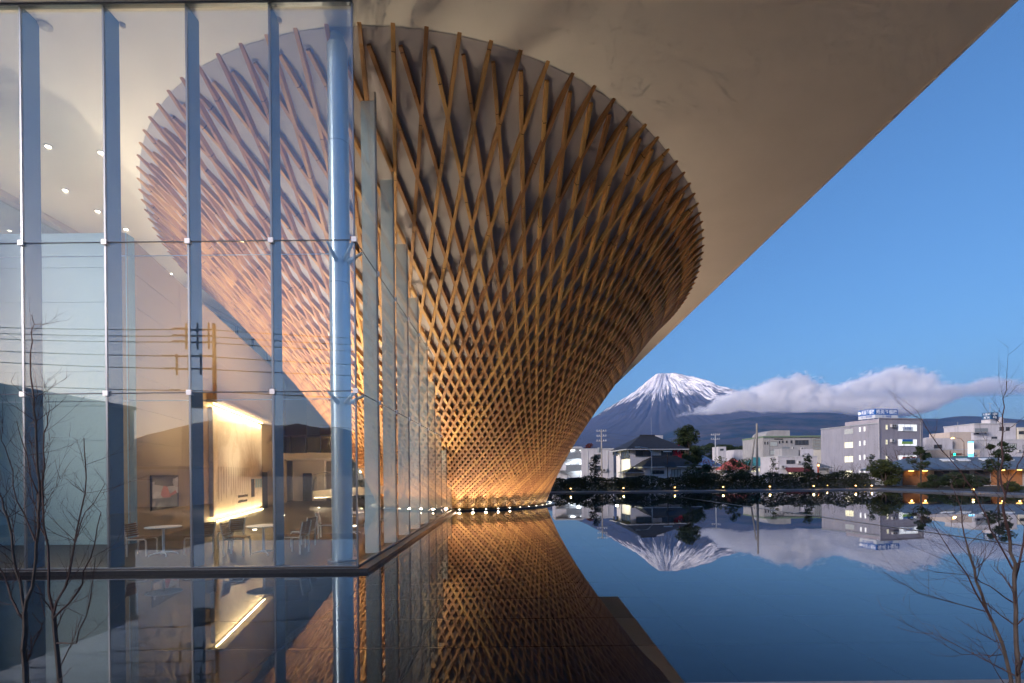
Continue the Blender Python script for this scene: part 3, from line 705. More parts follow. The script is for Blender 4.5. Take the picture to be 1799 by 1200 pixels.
# cloud bank drifting across the right flank: a real volume, lumpy on top, flat below
def curve_of(t, x, pts):
    """piecewise-linear height curve of x (both 0..1) through a colour ramp"""
    r = t.n('ShaderNodeValToRGB', {0: x}); e = r.color_ramp; e.interpolation = 'EASE'
    while len(e.elements) < len(pts): e.elements.new(0.5)
    for el, (p, v_) in zip(e.elements, pts): el.position = p; el.color = (v_, v_, v_, 1)
    return t.n('ShaderNodeSeparateColor', {0: r.outputs[0]}).outputs[0]
def cloud_bank(name, label, px0, px1, py0, py1, y0, depth, tops, bottoms, density, amp, nscale):
    a, b_ = at(px0, py1, y0), at(px1, py0, y0)
    X0, X1, Z0, Z1 = a.x, b_.x, min(a.z, at(px1, py1, y0).z), max(at(px0, py0, y0).z, b_.z)
    m = bpy.data.materials.new(name); t = NT(m)
    pos = t.n('ShaderNodeNewGeometry').outputs['Position']; sp = t.n('ShaderNodeSeparateXYZ', {0: pos})
    x = t.math('MULTIPLY_ADD', sp.outputs[0], 1 / (X1 - X0), -X0 / (X1 - X0)); z = t.math('MULTIPLY_ADD', sp.outputs[2], 1 / (Z1 - Z0), -Z0 / (Z1 - Z0))
    yy = t.math('MULTIPLY', t.math('ABSOLUTE', t.math('SUBTRACT', sp.outputs[1], y0)), 2.0 / depth)
    def conv(pts):
        out = []
        for px, py in pts:
            p = at(px, py, y0); out.append(((p.x - X0) / (X1 - X0), (p.z - Z0) / (Z1 - Z0)))
        return out
    top = curve_of(t, x, conv(tops)); bot = curve_of(t, x, conv(bottoms))
    nz = t.noise(t.mapping(pos, (nscale, nscale, nscale * 1.35)), 1.0, 7, 0.62, 0.3).outputs[0]
    nz2 = t.noise(t.mapping(pos, (nscale * 3.4,) * 3), 1.0, 5, 0.6, 0.2).outputs[0]
    n0 = t.math('ADD', t.math('MULTIPLY', t.math('SUBTRACT', nz, 0.5), amp), t.math('MULTIPLY', t.math('SUBTRACT', nz2, 0.5), amp * 0.55))
    dome = t.math('SUBTRACT', 1.0, t.math('MULTIPLY', yy, yy))                    # thick in the middle, thin at front and back
    up = t.math('SUBTRACT', t.math('ADD', top, n0), z)
    dn = t.math('SUBTRACT', z, t.math('ADD', bot, t.math('MULTIPLY', n0, 0.5)))
    thick = t.math('SUBTRACT', top, bot)
    q = t.math('MINIMUM', t.math('MULTIPLY', up, 9.0), t.math('MULTIPLY', dn, 2.6))
    q = t.math('MINIMUM', q, t.math('MULTIPLY', t.math('ADD', dome, t.math('MULTIPLY', n0, 1.5)), 2.0))
    q = t.math('MINIMUM', q, t.math('MULTIPLY', t.math('SUBTRACT', thick, 0.02), 12.0))
    d = t.math('MULTIPLY', t.math('MINIMUM', t.math('MAXIMUM', q, 0.0), 1.0), density)
    v = t.n('ShaderNodeVolumePrincipled', {'Color': (0.995, 0.992, 0.995, 1), 'Density': d, 'Anisotropy': 0.1})
    t.link(v.outputs[0], t.out.inputs['Volume'])
    o = MB().box(X0, X1, y0 - depth / 2, y0 + depth / 2, Z0, Z1).build(name, m)
    return tag(o, label, 'cloud', 'clouds beside the mountain')
cloud_bank('cloud_bank', 'large billowing white cloud bank lying across the right flank of the snowy mountain', 1165, 1660, 640, 745, 13600.0, 1500.0,
    [(1166, 740), (1195, 733), (1240, 716), (1275, 694), (1320, 689), (1350, 672), (1385, 664), (1412, 676), (1445, 692), (1480, 676), (1520, 664), (1552, 653), (1600, 662), (1640, 685), (1659, 700)],
    [(1166, 741), (1200, 736), (1300, 735), (1420, 733), (1500, 734), (1570, 735), (1610, 728), (1640, 712), (1659, 702)], 0.045, 0.52, 0.0030)
cloud_bank('thin_cloud', 'thin lilac streak of cloud stretching to the right edge above the far hills', 1430, 1900, 640, 720, 11800.0, 700.0,
    [(1432, 700), (1490, 688), (1560, 683), (1620, 684), (1680, 676), (1740, 664), (1790, 674), (1840, 672), (1898, 690)],
    [(1432, 701), (1490, 700), (1560, 703), (1620, 704), (1680, 700), (1740, 698), (1790, 696), (1840, 694), (1898, 691)], 0.007, 0.35, 0.0030)
HX = 26000
mz = bpy.data.materials.new('evening haze'); t = NT(mz)
v = t.n('ShaderNodeVolumePrincipled', {'Color': (0.22, 0.45, 1.0, 1), 'Density': 2.6e-5, 'Anisotropy': 0.0})
t.link(v.outputs[0], t.out.inputs['Volume'])
tag(MB().box(-HX, HX, -HX, HX, -40.0, 3720.0).build('haze', mz), kind='stuff')
# ------------------------------------------------------------------ town beyond the pond
M_wwall = mat('white house wall', (0.50, 0.49, 0.53), 0.8, streak=0.45, var=0.06, scale=0.7)
M_cream = mat('cream house wall', (0.60, 0.57, 0.50), 0.8, streak=0.45, var=0.06, scale=0.7)
M_pale = mat('pale grey cladding', (0.27, 0.275, 0.33), 0.7, streak=0.45, var=0.05, scale=0.4)
M_mauve = mat('mauve grey render', (0.34, 0.32, 0.37), 0.8, streak=0.45, var=0.05, scale=0.4)
M_beige = mat('beige render', (0.50, 0.43, 0.38), 0.8, streak=0.45, var=0.06, scale=0.4)
M_conc = mat('grey concrete', (0.33, 0.33, 0.34), 0.8, streak=0.45, var=0.1, scale=0.4)
M_tile = mat('black roof tile', (0.022, 0.024, 0.032), 0.6, var=0.2, scale=2)
M_blue = mat('blue metal roof', (0.05, 0.10, 0.22), 0.5)
M_red = mat('faded red roof', (0.42, 0.09, 0.08), 0.7)
M_teal = mat('teal roof', (0.05, 0.22, 0.25), 0.6)
M_green = mat('dull green roof', (0.14, 0.20, 0.14), 0.7)
M_slate = mat('slate blue metal roof', (0.10, 0.13, 0.17), 0.45, 0.2, var=0.06)
M_wood = mat('orange timber wall', (0.27, 0.12, 0.05), 0.6, var=0.15, scale=4)
M_pane = mat('dark window pane', (0.05, 0.06, 0.075), 0.12, var=0.3, scale=1.0)
M_shut = mat('grey window blind', (0.40, 0.44, 0.44), 0.5)
M_lit = mat('lit window', (0.9, 0.85, 0.6), 0.5, var=0.15, scale=1.5, emit=((1.0, 0.90, 0.52), 0.11))
M_litw = mat('white lit window', (0.9, 0.9, 0.9), 0.5, emit=((0.95, 0.97, 1.0), 0.12))
M_lamp = mat('white gallery lamp', (1, 1, 1), 0.5, emit=((0.85, 0.95, 1.0), 1.6))
M_wfr = mat('dark window frame', (0.10, 0.09, 0.09), 0.5)
M_wfl = mat('pale window frame', (0.45, 0.46, 0.48), 0.5)
M_rail = mat('grey balcony panel', (0.20, 0.23, 0.26), 0.6)
M_pole = mat('weathered concrete pole', (0.30, 0.28, 0.26), 0.8, var=0.15)
M_steel = mat('galvanised steel', (0.42, 0.44, 0.46), 0.45, 0.5)
M_brown = mat('brown metal', (0.10, 0.06, 0.05), 0.6)
M_signb = mat('blue sign panel', (0.005, 0.09, 0.34), 0.5, var=0.02, emit=((0.0, 0.20, 0.80), 0.02))
M_signw = mat('white sign panel', (0.50, 0.52, 0.56), 0.5, var=0.02, emit=((0.9, 0.95, 1.0), 0.02))
M_signd = mat('dark blue sign panel', (0.02, 0.09, 0.20), 0.5, var=0.03)
M_txtw = mat('white lettering', (0.80, 0.82, 0.86), 0.5, emit=((0.9, 0.95, 1.0), 0.02))
M_txtb = mat('blue lettering', (0.02, 0.10, 0.40), 0.5)
EYEV = Vector((0, 0, EYE))
def place(name, label, cat, origin, ang=0.0, group=None):
    t_ = thing(name, label, cat, origin, R(ang), group)
    t_['_'] = 0; del t_['_']
    M = Matrix.Translation(origin) @ Matrix.Rotation(R(ang), 4, 'Z')
    return t_, M
def uv_on(M, face, px, py, off=0.0):
    """where the sight line through (px, py) meets a wall plane of the frame M: 'f' is local y = off, 's' local x = off"""
    Mi = M.inverted(); e = Mi @ EYEV; d = Mi.to_3x3() @ (at(px, py, 100.0) - EYEV)
    i = 1 if face == 'f' else 0
    k = (off - e[i]) / d[i]; p = e + d * k
    return (p.x if face == 'f' else p.y), p.z
def window(t_, M, face, px0, py0, px1, py1, pane, fr=None, bars=1, off=0.0, hbar=False, name='window'):
    fr = fr or M_wfl
    a = uv_on(M, face, px0, py1, off); b = uv_on(M, face, px1, py0, off)
    u0, u1 = sorted((a[0], b[0])); z0, z1 = sorted((a[1], b[1])); tw = 0.06
    q = MB()
    def bx(m_, ua, ub, za, zb, d0, d1):
        if face == 'f': m_.box(ua, ub, off - d1, off - d0, za, zb)
        else: m_.box(off - d1, off - d0, ua, ub, za, zb)
    bx(q, u0, u0 + tw, z0, z1, 0.002, 0.08); bx(q, u1 - tw, u1, z0, z1, 0.002, 0.08)
    bx(q, u0 + tw, u1 - tw, z0, z0 + tw, 0.002, 0.10); bx(q, u0 + tw, u1 - tw, z1 - tw, z1, 0.002, 0.08)
    for k in range(1, bars): 
        uc = u0 + (u1 - u0) * k / bars; bx(q, uc - 0.03, uc + 0.03, z0 + tw, z1 - tw, 0.004, 0.07)
    if hbar: bx(q, u0 + tw, u1 - tw, z0 + (z1 - z0) * .68, z0 + (z1 - z0) * .68 + .05, 0.006, 0.065)
    w_ = q.build(name, fr, t_)
    p = MB(); bx(p, u0 + tw, u1 - tw, z0 + tw, z1 - tw, 0.003, 0.03); p.build('pane', pane, w_)
    return w_
def wall(t_, m_, x0, x1, y0, y1, z0, z1, name='wall'): return MB().box(x0, x1, y0, y1, z0, z1).build(name, m_, t_)
def hip_roof(t_, m_, x0, x1, y0, y1, z0, z1, over=0.7, ridge=None, courses=9, name='roof'):
    """tiled hip roof: each course a stepped band"""
    x0, x1, y0, y1 = x0 - over, x1 + over, y0 - over, y1 + over
    w_, d_ = x1 - x0, y1 - y0; ins = min(w_, d_) / 2
    q = MB(); q.box(x0, x1, y0, y1, z0 - 0.10, z0)
    for k in range(courses):
        a, b = k / courses, (k + 1) / courses
        za, zb = z0 + (z1 - z0) * a, z0 + (z1 - z0) * b; ia, ib = ins * a, ins * b * 0.998; l = 0.035
        A = [(x0 + ia, y0 + ia, za), (x1 - ia, y0 + ia, za), (x1 - ia, y1 - ia, za), (x0 + ia, y1 - ia, za)]
        A2 = [(x, y, z + l) for x, y, z in A]
        B = [(x0 + ib, y0 + ib, zb), (x1 - ib, y0 + ib, zb), (x1 - ib, y1 - ib, zb), (x0 + ib, y1 - ib, zb)]
        q.add(A + A2 + B, [(i, (i + 1) % 4, 4 + (i + 1) % 4, 4 + i) for i in range(4)] + [(4 + i, 4 + (i + 1) % 4, 8 + (i + 1) % 4, 8 + i) for i in range(4)])
    r_ = q.build(name, m_, t_)
    if w_ > d_: MB().box(x0 + ins - 0.1, x1 - ins + 0.1, (y0 + y1) / 2 - 0.13, (y0 + y1) / 2 + 0.13, z1 - 0.05, z1 + 0.17).build('ridge_cap', m_, r_)
    # gutter board
    MB().box(x0 - 0.03, x1 + 0.03, y0 - 0.05, y0 - 0.004, z0 - 0.12, z0 + 0.02).build('gutter', M_wfl, r_)
    MB().box(x0 - 0.05, x0 - 0.004, y0, y1, z0 - 0.12, z0 + 0.02).build('gutter', M_wfl, r_)
    return r_
def flat_block(t_, M, px0, px1, pyt, m_, y0, d_, cap=True):
    """box with its front on local y = y0, from pixel px0 to px1, up to pixel pyt"""
    a, z1 = uv_on(M, 'f', px0, pyt, y0); b, _ = uv_on(M, 'f', px1, pyt, y0)
    w_ = wall(t_, m_, a, b, y0, y0 + d_, -0.2, z1)
    if cap: MB().box(a - 0.08, b + 0.08, y0 - 0.08, y0 + d_ + 0.08, z1 + 0.002, z1 + 0.22).build('parapet', M_wfl, w_)
    return a, b, z1
def text(t_, body, size, loc, rot, m_, ext=0.01, name='lettering', align='CENTER', sx=1.0):
    c = bpy.data.curves.new(name, 'FONT'); c.body = body; c.size = size; c.extrude = ext; c.align_x = align; c.align_y = 'CENTER'
    c.offset = size * 0.012; c.materials.append(m_)
    o = bpy.data.objects.new(name, c); C.objects.link(o); o.parent = t_; o.location = loc; o.rotation_euler = rot; o.scale = (sx, 1, 1)
    return o
def bake_texts():
    dg = bpy.context.evaluated_depsgraph_get()
    for o in [o for o in C.objects if o.type == 'FONT']:
        me = bpy.data.meshes.new_from_object(o.evaluated_get(dg)); n_ = obj('lettering', me, None, o.parent); n_.location, n_.rotation_euler, n_.scale = o.location.copy(), o.rotation_euler.copy(), o.scale.copy()
        bpy.data.objects.remove(o)

# --- white house with black tiled roofs
t_, M = place('tiled_house', 'two-storey white house with black tiled hip roofs behind the hedge', 'house', Vector((17.1, 70, 0.07)), 8)
M_house = mat('bright house plaster', (0.74, 0.71, 0.73), 0.8, var=0.05, scale=0.7, streak=0.25)
wall(t_, M_house, 0, 7.8, 0.0, 5.6, -0.2, 5.35); hip_roof(t_, M_tile, 0, 7.8, 0, 5.6, 5.36, 7.55, 0.85)
wall(t_, M_house, 1.0, 8.6, -2.9, -0.002, -0.2, 2.75, 'lower_wall')
hip_roof(t_, M_tile, 1.0, 8.6, -2.9, 0.9, 2.76, 4.25, 0.7, name='lower_roof')
wall(t_, M_cream, -1.2, 0.99, -1.4, -0.004, -0.2, 2.0, 'porch_wall')
hip_roof(t_, M_tile, -1.2, 0.99, -2.2, -0.1, 2.02, 2.7, 0.5, courses=5, name='porch_roof')
for r_ in ((1117, 791, 1145, 802, M_pane, 2), (1162, 791, 1190, 803, M_pane, 2)): window(t_, M, 'f', *r_[:4], r_[4], M_wfr, r_[5])
window(t_, M, 's', 1092, 790, 1107, 807, M_pane, M_wfr, 2); window(t_, M, 's', 1083, 793, 1086, 801, M_pane, M_wfr); window(t_, M, 's', 1077.5, 793, 1080, 800, M_pane, M_wfr)
window(t_, M, 'f', 1144, 826, 1167, 833, M_pane, M_wfr, 3, off=-2.9); window(t_, M, 'f', 1180, 824, 1196, 839, M_shut, M_wfr, 3, off=-2.9)
wall(t_, M_wwall, 5.6, 6.8, 3.6, 4.4, 6.0, 7.7, 'roof_box')
q = MB(); rg = random.Random(9)
for k in range(260):
    p = Vector((rg.gauss(7.2, 0.4), -0.10 - rg.random() * 0.1, rg.gauss(4.2, 0.55))); s = 0.11
    a = rg.uniform(0, 6.28); q.add([p + Vector((math.cos(a + i * 1.57) * s, rg.uniform(-.05, .05), math.sin(a + i * 1.57) * s)) for i in range(4)], [(0, 1, 2, 3)])
q.build('red_creeper', mat('red creeper leaf', (0.45, 0.02, 0.04), 0.6), t_)
MB().tube([(4.4, 2.5, 7.6), (4.4, 2.5, 10.3)], 0.02, 5).build('aerial_mast', M_steel, t_)
lamp('porch_lamp', 'POINT', M @ Vector((-1.6, 1.2, 2.6)), 60.0, (1.0, 0.92, 0.45), shadow_soft_size=0.2)

# --- gallery apartments at the left
t_, M = place('gallery_apartment', 'pale two-storey apartment block with lit open galleries beside the cone edge', 'building', Vector((9.0, 95, 0.07)), 0)
flat_block(t_, M, 1022, 1078, 790, M_wwall, 0.0, 9.0)
a, b, z1 = flat_block(t_, M, 975, 1022, 787, M_wwall, 2.4, 7.0)
for z in (2.6, 5.0):
    wall(t_, M_conc, a, b - .02, 0.4, 2.39, z - 0.18, z, 'gallery_slab'); wall(t_, M_rail, a + 2.0, b - .03, 0.3, 0.38, z - 0.18, z + 1.05, 'balcony_panel')
wall(t_, M_conc, a, b - .02, 0.4, 2.39, z1 - 0.3, z1 - 0.05, 'gallery_slab')
for px, py in ((1004, 791), (1008, 791), (1021, 791), (1025, 793), (1005, 812), (1009, 813), (1021, 813), (998, 815)):
    u, z = uv_on(M, 'f', px, py, 1.9)
    MB().box(u - 0.22, u + 0.22, 1.8, 1.95, z - 0.10, z + 0.10).build('gallery_lamp', M_lamp, t_)
lamp('gallery_light', 'POINT', M @ Vector((4.2, 1.5, 4.7)), 18.0, (0.8, 0.95, 1.0), shadow_soft_size=0.3)
lamp('gallery_light', 'POINT', M @ Vector((4.2, 1.5, 2.2)), 18.0, (0.8, 0.95, 1.0), shadow_soft_size=0.3)
for px in (1007, 1019, 1027):
    for py in (795, 817): window(t_, M, 'f', px, py, px + 3, py + 6, M_pane, M_wfr, 1, off=2.4, name='door')
for k in range(11):                                                # outdoor stair
    MB().box(1.3 + k * 0.23, 1.53 + k * 0.23, 0.0, 1.0, 2.5 - k * 0.23, 2.56 - k * 0.23).build('stair_tread', M_steel, t_)
MB().tube([(1.2, -0.02, 2.55), (3.9, -0.02, 0.0)], 0.09, 4).build('stair_stringer', M_steel, t_)

# --- blue-roofed and red-roofed small houses
t_, M = place('blue_roof_house', 'low house with a blue hip roof right of the dark evergreen', 'house', Vector((36.5, 100, 0.07)), 0)
wall(t_, M_conc, 0, 6.5, 0, 6, -0.2, 3.0); hip_roof(t_, M_blue, 0, 6.5, 0, 6, 3.01, 5.9, 0.7, courses=5)
window(t_, M, 'f', 1226, 818, 1240, 828, M_pane)
t_, M = place('red_roof_house', 'low house with a faded red roof behind the hedge', 'house', Vector((42.5, 96, 0.07)), 0)
wall(t_, M_conc, 0, 5.0, 0, 5, -0.2, 2.3); hip_roof(t_, M_red, 0, 5.0, 0, 5, 2.31, 4.7, 0.6, courses=5); window(t_, M, 'f', 1270, 826, 1290, 832, M_pane)
t_, M = place('teal_roof_house', 'white gabled house with a teal roof near the timber pole', 'house', Vector((57.5, 118, 0.07)), 0)
wall(t_, M_wwall, 0, 9, 0, 6, -0.2, 3.2); hip_roof(t_, M_teal, 0, 9, 0, 6, 3.21, 5.3, 0.6, courses=5); window(t_, M, 'f', 1318, 822, 1335, 829, M_lit)
t_, M = place('slate_roof_shop', 'low shop with a long dark slate roof left of the white shop', 'shop', Vector((64.0, 112, 0.07)), 0)
wall(t_, M_cream, 0, 9.5, 0, 6, -0.2, 2.6); hip_roof(t_, M_slate, 0, 9.5, 0, 6, 2.61, 4.6, 0.6, courses=5); window(t_, M, 'f', 1400, 823, 1412, 831, M_lit, name='lit_shopfront')
# --- school and grey complex
t_, M = place('white_school', 'long white two-storey block with dark window rows far behind the pole', 'building', Vector((100, 220, 0.07)), 0)
flat_block(t_, M, 1290, 1345, 791, M_wwall, 0, 12)
for py in (793, 802):
    for k in range(5): window(t_, M, 'f', 1307 + k * 7.4, py + 0.6, 1312.5 + k * 7.4, py + 5, M_pane, M_wfr, 2)
t_, M = place('small_white_tower', 'small white rooftop block standing before the dark wood', 'building', Vector((88, 210, 0.07)), 0)
flat_block(t_, M, 1262, 1276, 785.5, M_wwall, 0, 6); window(t_, M, 'f', 1265, 788, 1272, 792, M_pane)
t_, M = place('grey_civic_building', 'long grey civic building with a curved gable and green roof edge', 'building', Vector((80, 158, 0.07)), 0)
a, b, z1 = flat_block(t_, M, 1341, 1428, 769, M_conc, 0, 14, cap=False)
MB().box(a - 0.1, b + 6.0, -0.35, 14.2, z1 + 0.002, z1 + 0.55).build('roof_edge', M_green, t_)
cx_, zc_ = uv_on(M, 'f', 1362, 769)
q = MB(); pr = [(cx_ + 3.0 * math.cos(R(180 - 12 * k)), z1 + 0.552 + 1.9 * math.sin(R(180 - 12 * k))) for k in range(9)] + [(cx_ + 5.0, z1 + 2.3), (cx_ + 5.0, z1 + 0.552)]
n = len(pr); q.add([(x, 0.2, z) for x, z in pr] + [(x, 9, z) for x, z in pr], [tuple(range(n)), tuple(range(n, 2 * n))[::-1]] + [(i, (i + 1) % n, n + (i + 1) % n, n + i) for i in range(n)])
q.build('curved_gable', M_conc, t_)
for r_ in ((1353, 776, 1366, 784), (1353, 791, 1366, 799), (1397, 773, 1421, 782)): window(t_, M, 'f', *r_, M_shut if r_[0] < 1390 else M_pane, M_wfr, 4 if r_[0] > 1390 else 1)
for r_ in ((1343, 776, 1345.5, 781), (1348, 776, 1350.5, 781), (1368.5, 774.5, 1371, 779.5), (1368.5, 789.5, 1371, 794.5), (1374, 774, 1377, 778.5), (1381, 774, 1384, 778.5), (1389, 773.5, 1392.5, 779)): window(t_, M, 'f', *r_, M_pane, M_wfr)
window(t_, M, 'f', 1374, 784.5, 1388, 800, M_rail, M_conc, 1, name='louvre')
q = MB(); rg = random.Random(4)
u, z = uv_on(M, 'f', 1361, 771.2)
for k in range(8): q.box(u + k * 0.36, u + k * 0.36 + 0.25, -0.06, -0.01, z - 0.35 * rg.uniform(.7, 1), z + 0.12)
q.build('facade_lettering', M_ink, t_)
a2, z2 = uv_on(M, 'f', 1428, 768); b2, _ = uv_on(M, 'f', 1445, 768)
wall(t_, M_cream, a2 + 0.01, b2, 0.1, 13, -0.2, z2, 'glazed_wing')
for i in range(4):
    for j in range(4): window(t_, M, 'f', 1429 + i * 3.4, 769.5 + j * 5.2, 1432 + i * 3.4, 774 + j * 5.2, M_shut, M_wfr, 1, off=0.1)
# --- white shop with dark red awning
t_, M = place('white_shop', 'low white flat-roofed shop with a dark red awning beside the pale building', 'shop', Vector((57, 100, 0.07)), 0)
a, b, z1 = flat_block(t_, M, 1367, 1436, 803, M_wwall, 0, 7)
window(t_, M, 'f', 1382, 808, 1397, 815, M_pane, M_wfr, 2); window(t_, M, 'f', 1385, 829, 1412, 838, M_lit, M_wfr, 4, name='shopfront')
u0, z0 = uv_on(M, 'f', 1378, 829); u1, _ = uv_on(M, 'f', 1424, 829)
MB().add([(u0, -0.02, z0 + 0.9), (u1, -0.02, z0 + 0.9), (u1, -1.3, z0), (u0, -1.3, z0), (u0, -0.02, z0 + 0.84), (u1, -0.02, z0 + 0.84), (u1, -1.3, z0 - 0.06), (u0, -1.3, z0 - 0.06)],
         [(0, 1, 2, 3), (7, 6, 5, 4), (0, 4, 5, 1), (1, 5, 6, 2), (2, 6, 7, 3), (3, 7, 4, 0)]).build('awning', mat('dark red awning', (0.13, 0.025, 0.03), 0.7), t_)
wall(t_, M_conc, a + 2.0, a + 5.5, 2, 5, z1 + .23, z1 + 1.8, 'roof_plant'); wall(t_, M_wwall, a + 6, a + 8.6, 2, 5, z1 + .23, z1 + 1.7, 'roof_tank')
MB().box(b + 0.05, b + 0.35, -0.05, 0.3, 0.1, 3.4).build('red_column', mat('red brown post', (0.35, 0.07, 0.04), 0.7), t_)
MB().box(b + 0.08, b + 0.32, -0.15, -0.052, 2.9, 3.25).build('wall_lamp', M_glow, t_)

# --- pale four-storey building with the rooftop sign
t_, M = place('cram_school_building', 'pale grey four-storey building with lit windows and a big blue rooftop sign', 'building', Vector((79.0, 104, 0.07)), 14)
_, ztop = uv_on(M, 'f', 1545.5, 735.5); _, zleft = uv_on(M, 's', 1546, 743)
LXX, _ = uv_on(M, 'f', 1621.5, 738); LYY, _ = uv_on(M, 's', 1442.5, 750)
wall(t_, M_mauve, 0.0, LXX, 0.0, 8.0, -0.2, ztop)
wall(t_, M_pale, 0.012, LXX - .02, 0.5, LYY, -0.2, zleft, 'rear_wall')
# cladding panels on the long side
for i in range(5):
    y0, y1 = 0.06 + LYY * i / 5, LYY * (i + 1) / 5 - 0.03
    for j in range(4): MB().box(-0.035, -0.002, y0, y1, 0.2 + j * (zleft - 0.3) / 4, 0.2 + (j + 1) * (zleft - 0.3) / 4 - 0.03).build('cladding_panel', M_pale, t_)
MB().box(-0.10, LXX, -0.12, -0.002, ztop - 0.02, ztop + 0.2).build('parapet', M_mauve, t_)
MB().box(-0.16, -0.037, 0.1, LYY, zleft - 0.12, zleft + 0.12).build('gutter', M_steel, t_)
MB().tube([(-0.12, -0.12, 0), (-0.12, -0.12, ztop)], 0.07, 6).build('downpipe', M_wwall, t_)
for i, py in enumerate((751.5, 776, 801, 826.5)):
    window(t_, M, 's', 1484.5, py + (1.5 if i == 0 else 0), 1499.5, py + 11.5, M_lit if i else M_shut, M_wfl, 2, off=-0.036, hbar=True)
    for px in (1509.8, 1518): window(t_, M, 's', px, py - 1.5 - (px - 1509) * .1, px + 3.3, py + 7.5 - (px - 1509) * .1, M_litw, M_wfl, off=-0.036)
    MB().box(-0.2, -0.04, 6.5, 6.7, *sorted((uv_on(M, 's', 1505, py - 1)[1], uv_on(M, 's', 1505, py - 3)[1]))).build('wall_vent', M_steel, t_)
for i, py in enumerate((746, 772, 800)):
    window(t_, M, 'f', 1556, py, 1559.6, py + 9, M_lit, M_wfl)
    w_ = window(t_, M, 'f', 1577.5, py - 0.5, 1611, py + 11.5, M_litw, M_wfl, 3)
    bn = (M_signw, M_signb, mat('red banner', (0.42, 0.06, 0.04), 0.6))[i]
    u0, z0 = uv_on(M, 'f', 1585, py + (11 if i == 0 else 3.5 if i == 1 else 8)); u1, z1 = uv_on(M, 'f', 1603 if i < 2 else 1608, py + (4 if i == 0 else 0 if i == 1 else 2.5))
    bo = MB().box(u0, u1, -0.15, -0.105, z0, z1).build('banner', bn, t_)
    if i == 0: text(bo, '大学部', (z1 - z0) * 0.72, ((u0 + u1) / 2, -0.16, (z0 + z1) / 2), (R(90), 0, 0), M_txtb)
    if i == 1:
        u0, z0 = uv_on(M, 'f', 1584, py + 8); MB().box(u0, u1, -0.15, -0.105, z0, z1 - (z1 - z0) * .45).build('banner', mat('green banner', (0.25, 0.45, 0.10), 0.6), t_)
    if i == 2: text(bo, '冬期講習', (z1 - z0) * 0.62, ((u0 + u1) / 2, -0.16, (z0 + z1) / 2), (R(90), 0, 0), M_txtw)
# rooftop sign: two faces meeting at an edge
sg, Ms = place('rooftop_sign', 'two-sided blue and white rooftop sign with white Japanese lettering on the pale building', 'sign', M @ Vector((1.0, 1.6, ztop + 0.05)), 14)
Ms = Ms @ Matrix.Identity(4)
uR, zt = uv_on(Ms, 'f', 1578, 720); _, zb = uv_on(Ms, 'f', 1560, 734); uL, _ = uv_on(Ms, 's', 1508.5, 735)
_, zt2 = uv_on(Ms, 'f', 1552, 718.3)
zs0, zs1 = zb - 0.1, zt2; zm = zs0 + (zs1 - zs0) * 0.36
MB().box(0.02, uR, 0, 0.18, zs0, zm - .004).build('white_panel', M_signw, sg); MB().box(0.02, uR, 0.002, 0.182, zm, zs1).build('blue_panel', M_signb, sg)
MB().box(0, 0.18, 0.19, uL, zs0, zm - .004).build('white_panel', M_signw, sg); MB().box(0.002, 0.182, 0.19, uL, zm, zs1).build('blue_panel', M_signb, sg)
hb = zs1 - zm
text(sg, '秀英予備校', hb * 0.80, (uR * 0.5, -0.02, zm + hb * .47), (R(90), 0, 0), M_txtw, sx=uR / (hb * 0.8 * 5.4))
text(sg, '小・中学部', (zm - zs0) * 0.70, (uR * 0.5, -0.02, (zs0 + zm) / 2), (R(90), 0, 0), M_txtb)
text(sg, '秀英予備校', hb * 0.80, (-0.02, uL * 0.43, zm + hb * .47), (R(90), 0, R(-90)), M_txtw, sx=uL * 0.80 / (hb * 0.8 * 5.2))
text(sg, '小・中学部', (zm - zs0) * 0.70, (-0.02, uL * 0.5, (zs0 + zm) / 2), (R(90), 0, R(-90)), M_txtb)
q = MB().lathe([(hb * .30, 0), (hb * .30, 0.03)], 14, Matrix.Translation((-0.02, uL * 0.92, zm + hb * .5)) @ Matrix.Rotation(R(-90), 4, 'Y')); q.build('emblem', M_txtw, sg)
for k in range(6): MB().tube([(0.05, uL * (k + .5) / 6, zs1), (-0.9, uL * (k + .5) / 6, zs1 + 0.75), (-1.0, uL * (k + .5) / 6, zs1 + 0.6)], 0.045, 5).build('sign_light', M_clamp, sg)
for k in range(4): MB().tube([(uR * (k + .6) / 4.2, 0.05, zs1), (uR * (k + .6) / 4.2, -0.9, zs1 + 0.75), (uR * (k + .6) / 4.2, -1.0, zs1 + 0.6)], 0.045, 5).build('sign_light', M_clamp, sg)
for x, y in ((0.3, 0.6), (uR - 0.3, 0.5), (0.4, uL - 0.5), (0.4, uL * .5)): MB().tube([(x, y, -1.2), (x, y, zs0)], 0.08, 5).build('support_post', M_wwall, sg)

# --- low pavilion with lit timber walls and skylights
t_, M = place('pond_pavilion', 'long low pavilion with slate roof, skylights and lit timber walls at right', 'building', Vector((46.5, 58.0, 0.07)), -14)
wall(t_, M_conc, 0.6, 30, 1.0, 7.5, -0.2, 2.0)
q = MB(); q.add([(-0.6, -0.4, 2.05), (31, -0.4, 2.05), (31, 4.2, 3.45), (2.6, 4.2, 3.45), (-0.6, 9, 2.05), (31, 9, 2.05), (-0.6, -0.4, 1.9), (31, -0.4, 1.9), (31, 9, 1.9), (-0.6, 9, 1.9)],
    [(0, 1, 2, 3), (4, 3, 2, 5), (0, 3, 4), (6, 9, 8, 7), (0, 6, 7, 1), (4, 9, 6, 0), (1, 7, 8, 5), (1, 5, 2), (5, 8, 9, 4)])
rf = q.build('roof', M_slate, t_)
sl_ = math.atan2(1.4, 4.6)
for k in range(24): MB().box(0, 0.05, 0, 4.5, 0.004, 0.05, Matrix.Translation((2.0 + k * 1.2, -0.36, 2.062)) @ Matrix.Rotation(sl_, 4, 'X')).build('roof_seam', M_slate, rf)
